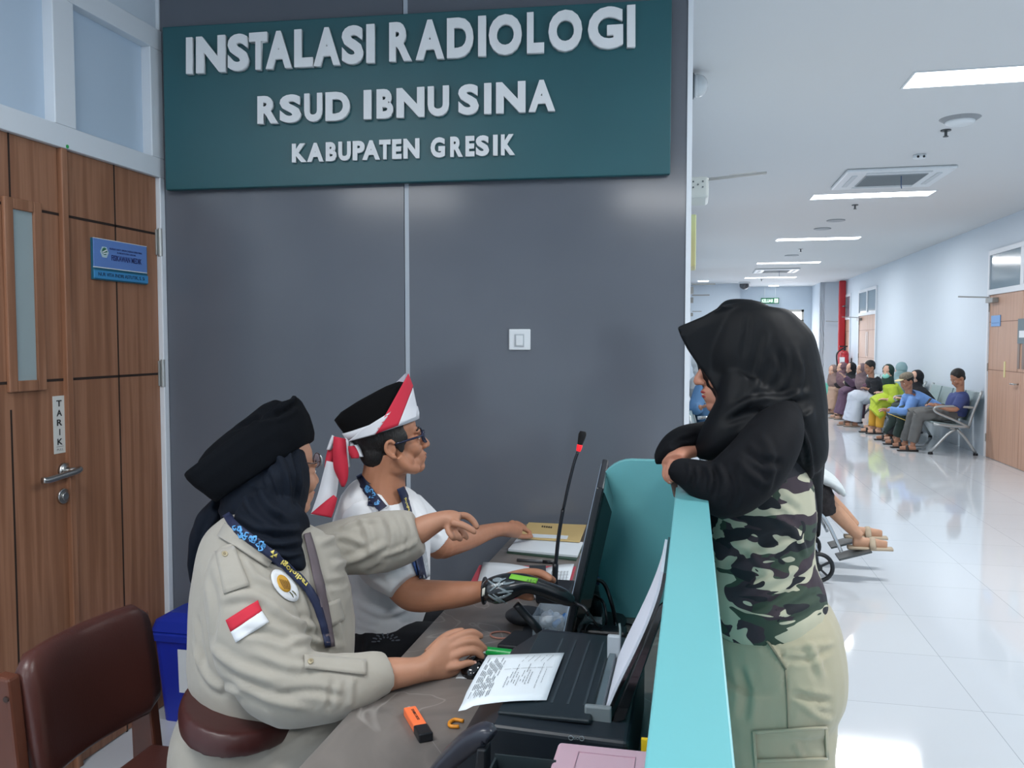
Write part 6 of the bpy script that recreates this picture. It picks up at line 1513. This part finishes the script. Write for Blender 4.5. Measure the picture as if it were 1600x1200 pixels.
def hY(px, py, Y): return onY(px, py, Y)
def g0(px, py): return onZ(px, py, 0)
seated('man in navy polo and grey trousers looking down at a phone, seated nearest', (3.40, 11.98, .50), hY(1497, 592, 11.95), [g0(1425, 705) + Vector((0, -.02, 0)), g0(1414, 700)], [hY(1462, 634, 11.75), hY(1460, 632, 12.0)],
       far_skin, cl('navy_polo', (62, 76, 128)), cl('grey_trousers', (104, 106, 106)), 'polo', 'hair', None, (-1, -.25, -.55))
ph = hY(1450, 628, 11.85); p_ = thing('phone', ph, 'dark phone held by the man in the navy polo', 'phone')
MB().obox(ph, (.035, 0, .05), (0, .035, 0), (.004, 0, -.003)).build('phone_body', black_pl, p_, bevel=.003)
seated('man in light blue shirt and cap leaning forward with clasped hands', (3.34, 12.62, .50), hY(1417, 597, 12.55), [g0(1402, 695), g0(1387, 688)], [hY(1388, 640, 12.4), hY(1386, 641, 12.6)],
       far_skin, cl('sky_shirt', (118, 160, 222)), cl('forest_trousers', (48, 64, 60)), 'trousers', 'cap', None, (-1, -.45, -.35))
yf = hY(1408, 654, 12.4)
tag(MB().obox(yf, (.15, .0, -.06), (0, .11, 0), (.002, 0, .004)).build('yellow_folder', M('folder_yellow', (222, 190, 96), .6), bevel=.001), 'yellow folder held between the men in light blue and navy', 'folder')
seated('young woman in black hijab peeking out behind the man in light blue', (3.42, 13.25, .50), hY(1431, 592, 13.2), [Vector((2.95, 13.15, 0)), Vector((2.95, 13.4, 0))], [Vector((3.05, 13.15, .62)), Vector((3.05, 13.35, .62))],
       far_pale, cl('black_dress', (26, 28, 34)), cl('black_skirt', (28, 30, 36)), 'skirt', 'hijab', cl('hijab_black', (20, 22, 28)), (-1, -.75, -.1))
seated('person in grey-teal hijab seated behind the woman in lime', (3.44, 14.80, .50), hY(1407, 578, 14.78), [Vector((3.0, 14.75, 0)), Vector((3.0, 14.98, 0))], [Vector((3.1, 14.72, .62)), Vector((3.1, 14.92, .62))],
       far_pale, cl('teal_dress', (130, 160, 166)), cl('teal_skirt', (120, 150, 158)), 'skirt', 'hijab', cl('hijab_teal', (142, 172, 178)), (-.4, .9, 0))
seated('woman in lime dress, dark green hijab and mint face mask', (3.22, 14.24, .50), hY(1387, 582, 14.2), [g0(1366, 675), g0(1352, 671)], [hY(1386, 624, 14.0), hY(1376, 628, 14.25)],
       far_pale, cl('lime_dress', (176, 198, 62)), cl('lime_skirt', (182, 200, 66)), 'robe', 'hijab', cl('hijab_green', (30, 56, 50)), (-.75, -1, -.1), mask=M('mask_mint', (140, 212, 200), .7), short=True, hem=.30)
lime = bpy.data.objects['person.007']
for fx, fy in ((g0(1366, 675).x, 14.14), (g0(1352, 671).x, 14.36)):
    MB().tube3([(Vector((fx + .01, fy, .11)), .058, .058), (Vector((fx + .02, fy, .22)), .066, .066), (Vector((fx + .04, fy, .38)), .075, .075)], Vector((0, 1, 0)), 14, 3).build('orange_trouser_leg', cl('orange_trousers', (214, 162, 60)), lime, smooth=True)
seated('man in black shirt and white sarong seated beyond the woman in lime', (3.28, 15.35, .50), hY(1359, 575, 15.4), [g0(1338, 668), g0(1322, 663)], [Vector((2.95, 15.2, .66)), Vector((2.95, 15.4, .66))],
       far_skin, cl('black_shirt', (34, 36, 42)), cl('white_sarong', (204, 211, 224)), 'skirt', 'hair', None, (-1, -.3, -.3), shoe=M('sandal_tan', (150, 132, 118), .7))
seated('person with a taupe head cover half hidden beside the man in black', (3.30, 16.1, .50), hY(1346, 579, 16.0), [Vector((2.95, 16.0, 0)), Vector((2.95, 16.2, 0))], [Vector((3.05, 15.95, .62)), Vector((3.05, 16.15, .62))],
       far_pale, cl('mauve_top', (120, 88, 104)), cl('mauve_skirt', (110, 84, 98)), 'skirt', 'hijab', cl('hijab_taupe2', (128, 108, 112)), (-1, -.5, 0))
seated('woman in purple robe and black hijab resting a hand on her cheek', (3.16, 16.75, .50), hY(1329, 577, 16.75), [g0(1318, 655), g0(1304, 650)], [hY(1319, 588, 16.5), Vector((2.95, 16.8, .66))],
       far_pale, cl('purple_robe', (96, 74, 96)), cl('purple_skirt', (100, 76, 98)), 'robe', 'hijab', cl('hijab_black', (20, 22, 28)), (-.9, -.8, -.1), shoe=M('sandal_tan', (150, 132, 118), .7))
seated('woman with only her face showing behind the purple robe', (3.30, 17.5, .50), hY(1315, 576, 17.5), [Vector((2.95, 17.4, 0)), Vector((2.95, 17.6, 0))], [Vector((3.05, 17.4, .62)), Vector((3.05, 17.6, .62))],
       far_pale, cl('beige_top', (196, 182, 162)), cl('beige_skirt', (200, 186, 166)), 'skirt', 'hijab', cl('hijab_plum', (110, 84, 92)), (-1, -.4, 0))
seated('farthest waiting woman, in taupe hijab, beige skirt and dark top', (3.12, 18.0, .50), hY(1301, 580, 18.0), [g0(1300, 646), g0(1291, 643)], [Vector((2.86, 17.95, .66)), Vector((2.86, 18.1, .66))],
       far_pale, cl('dark_top', (52, 50, 54)), cl('beige_skirt2', (178, 150, 132)), 'skirt', 'hijab', cl('hijab_taupe', (134, 112, 106)), (-.9, -.9, -.1), shoe=M('sandal_tan', (150, 132, 118), .7))
a = hY(1287, 606, 18.6) - Vector((0, 0, .09))
o = MB().ell(a, (.16, .05, 0), (-.05, .2, 0), (0, .02, .2)).ell(a + Vector((.1, .1, -.15)), (.12, 0, 0), (0, .15, 0), (0, 0, .25)).blend('shopping_bag', M('mint_cloth', (118, 205, 188), .7), None, .012, 3, (), (.008, 8)); tag(o, 'mint green bundle beside the farthest waiting woman', 'bag')
seated('person in blue partly hidden between grey wall and black hijab', (.24, 8.55, .50), hY(1100, 571, 8.5), [Vector((.70, 8.4, 0)), Vector((.70, 8.65, 0))], [hY(1096, 636, 8.1), Vector((.52, 8.6, .64))],
       far_skin, cl('steel_blue', (88, 128, 170)), cl('pale_skirt', (176, 158, 150)), 'trousers', 'hijab', cl('hijab_white', (205, 208, 210)), (1, -.1, 0), fsign=1)

# ---- wheelchair
wc = thing('wheelchair', (.35, 5.55, 0), 'black and chrome wheelchair mostly hidden behind the camouflage woman', 'wheelchair')
def wheel(c, r, w, nsp, nm, mat=black_pl):
    o = MB().wire([(c[0] + r * math.cos(a), c[1], c[2] + r * math.sin(a)) for a in [i * math.pi / 14 for i in range(28)]], w, 10, 1, True).build(nm, mat, wc, smooth=True)
    s = MB(); 
    for k in range(nsp):
        a = 2 * math.pi * k / nsp + .5; s.obox((c[0] + r * .5 * math.cos(a), c[1], c[2] + r * .5 * math.sin(a)), (r * .5 * math.cos(a), 0, r * .5 * math.sin(a)), (0, w * .5, 0), (-w * .5 * math.sin(a), 0, w * .5 * math.cos(a)))
    s.cyl((c[0], c[1] - w * 1.3, c[2]), (c[0], c[1] + w * 1.3, c[2]), w * 1.6); s.build('spokes', mat, o)
Yn, Yf2 = 5.32, 5.86
chrome = M('chrome', (190, 195, 198), .18, metal=1)
for y in (Yn, Yf2):
    wheel((.77, y, .095), .082, .013, 5, 'caster_wheel')
    MB().wire([(.77, y + .03, .095), (.76, y + .03, .20), (.74, y + .02, .26)], .010, 8, 3).build('caster_fork', chrome, wc, smooth=True)
    sgn = -1 if y == Yn else 1
    wheel((.28, y + sgn * .05, .30), .285, .016, 20, 'rear_wheel')
    MB().wire([(.28 + .25 * math.cos(a), y + sgn * .08, .30 + .25 * math.sin(a)) for a in [i * math.pi / 12 for i in range(24)]], .008, 8, 1, True).build('hand_rim', chrome, wc, smooth=True)
    MB().wire([(.72, y, .26), (.70, y, .48), (.30, y, .50), (.14, y, .52), (.12, y, .92), (.04, y, .95)], .012, 10, 3).wire([(.72, y, .27), (.2, y, .30)], .012, 10, 1).wire([(.62, y, .5), (.62, y, .70), (.2, y, .70)], .011, 10, 2).build('frame_tube', chrome, wc, smooth=True)
    MB().box(.24, .60, y - .025, y + .025, .70, .73).build('armrest', black_pl, wc, bevel=.008)
    MB().wire([(.70, y, .48), (.80, y, .40), (.90, y, .20)], .011, 10, 3).build('footrest_hanger', chrome, wc, smooth=True)
    q = y + (.12 if y == Yn else -.12)
    MB().obox((.99, q, .165), (.095, 0, .03), (0, .075, 0), (-.002, 0, .006)).build('footplate', M('footplate_grey', (70, 76, 78), .5), wc, bevel=.003)
MB().box(.18, .68, Yn, Yf2, .47, .50).build('seat', M('seat_vinyl', (24, 26, 30), .5), wc, bevel=.008)
MB().box(.10, .13, Yn, Yf2, .50, .92).build('backrest', M('seat_vinyl', (24, 26, 30), .5), wc, bevel=.006)
k1, k2 = Vector((.76, 5.47, .54)), Vector((.78, 5.70, .55))
wp = seated('person in the wheelchair with bare shins stretched out on the footrests', (.36, 5.58, .60), (.36, 5.58, 1.27), [Vector((1.03, 5.46, .185)), Vector((1.05, 5.70, .20))], [Vector((.60, 5.44, .76)), Vector((.60, 5.72, .76))],
            skin('skin_shin', (190, 146, 118)), cl('white_gown', (200, 208, 210)), M('checked_sarong', (40, 36, 38), .8, vary=(40, .5)), 'none', 'hair', None, (1, 0, 0), fsign=1, knees=[k1, k2], shoe=M('sandal_beige', (176, 160, 138), .7))
s = MB()
for kk in (k1, k2): s.tube3([(Vector((.40, kk.y, .60)), .10, .10), (kk, .082, .082), (kk + Vector((.05, 0, -.06)), .07, .07), (kk + Vector((.09, 0, -.14)), .062, .062)], Z3, 16, 3)
s.blend('sarong', M('checked_sarong', (40, 36, 38), .8, vary=(40, .5)), wp, .011, 2, (), (.004, 10))
s = MB(); s.tube3([(Vector((.45, 5.58, .68)), .09, .24), (Vector((.70, 5.58, .665)), .05, .25), (Vector((.86, 5.58, .60)), .035, .24), (Vector((.93, 5.58, .53)), .02, .2)], Vector((0, 1, 0)), 20, 3)
s.blend('white_blanket', cl('white_gown', (200, 208, 210)), wp, .011, 2, (), (.006, 8))
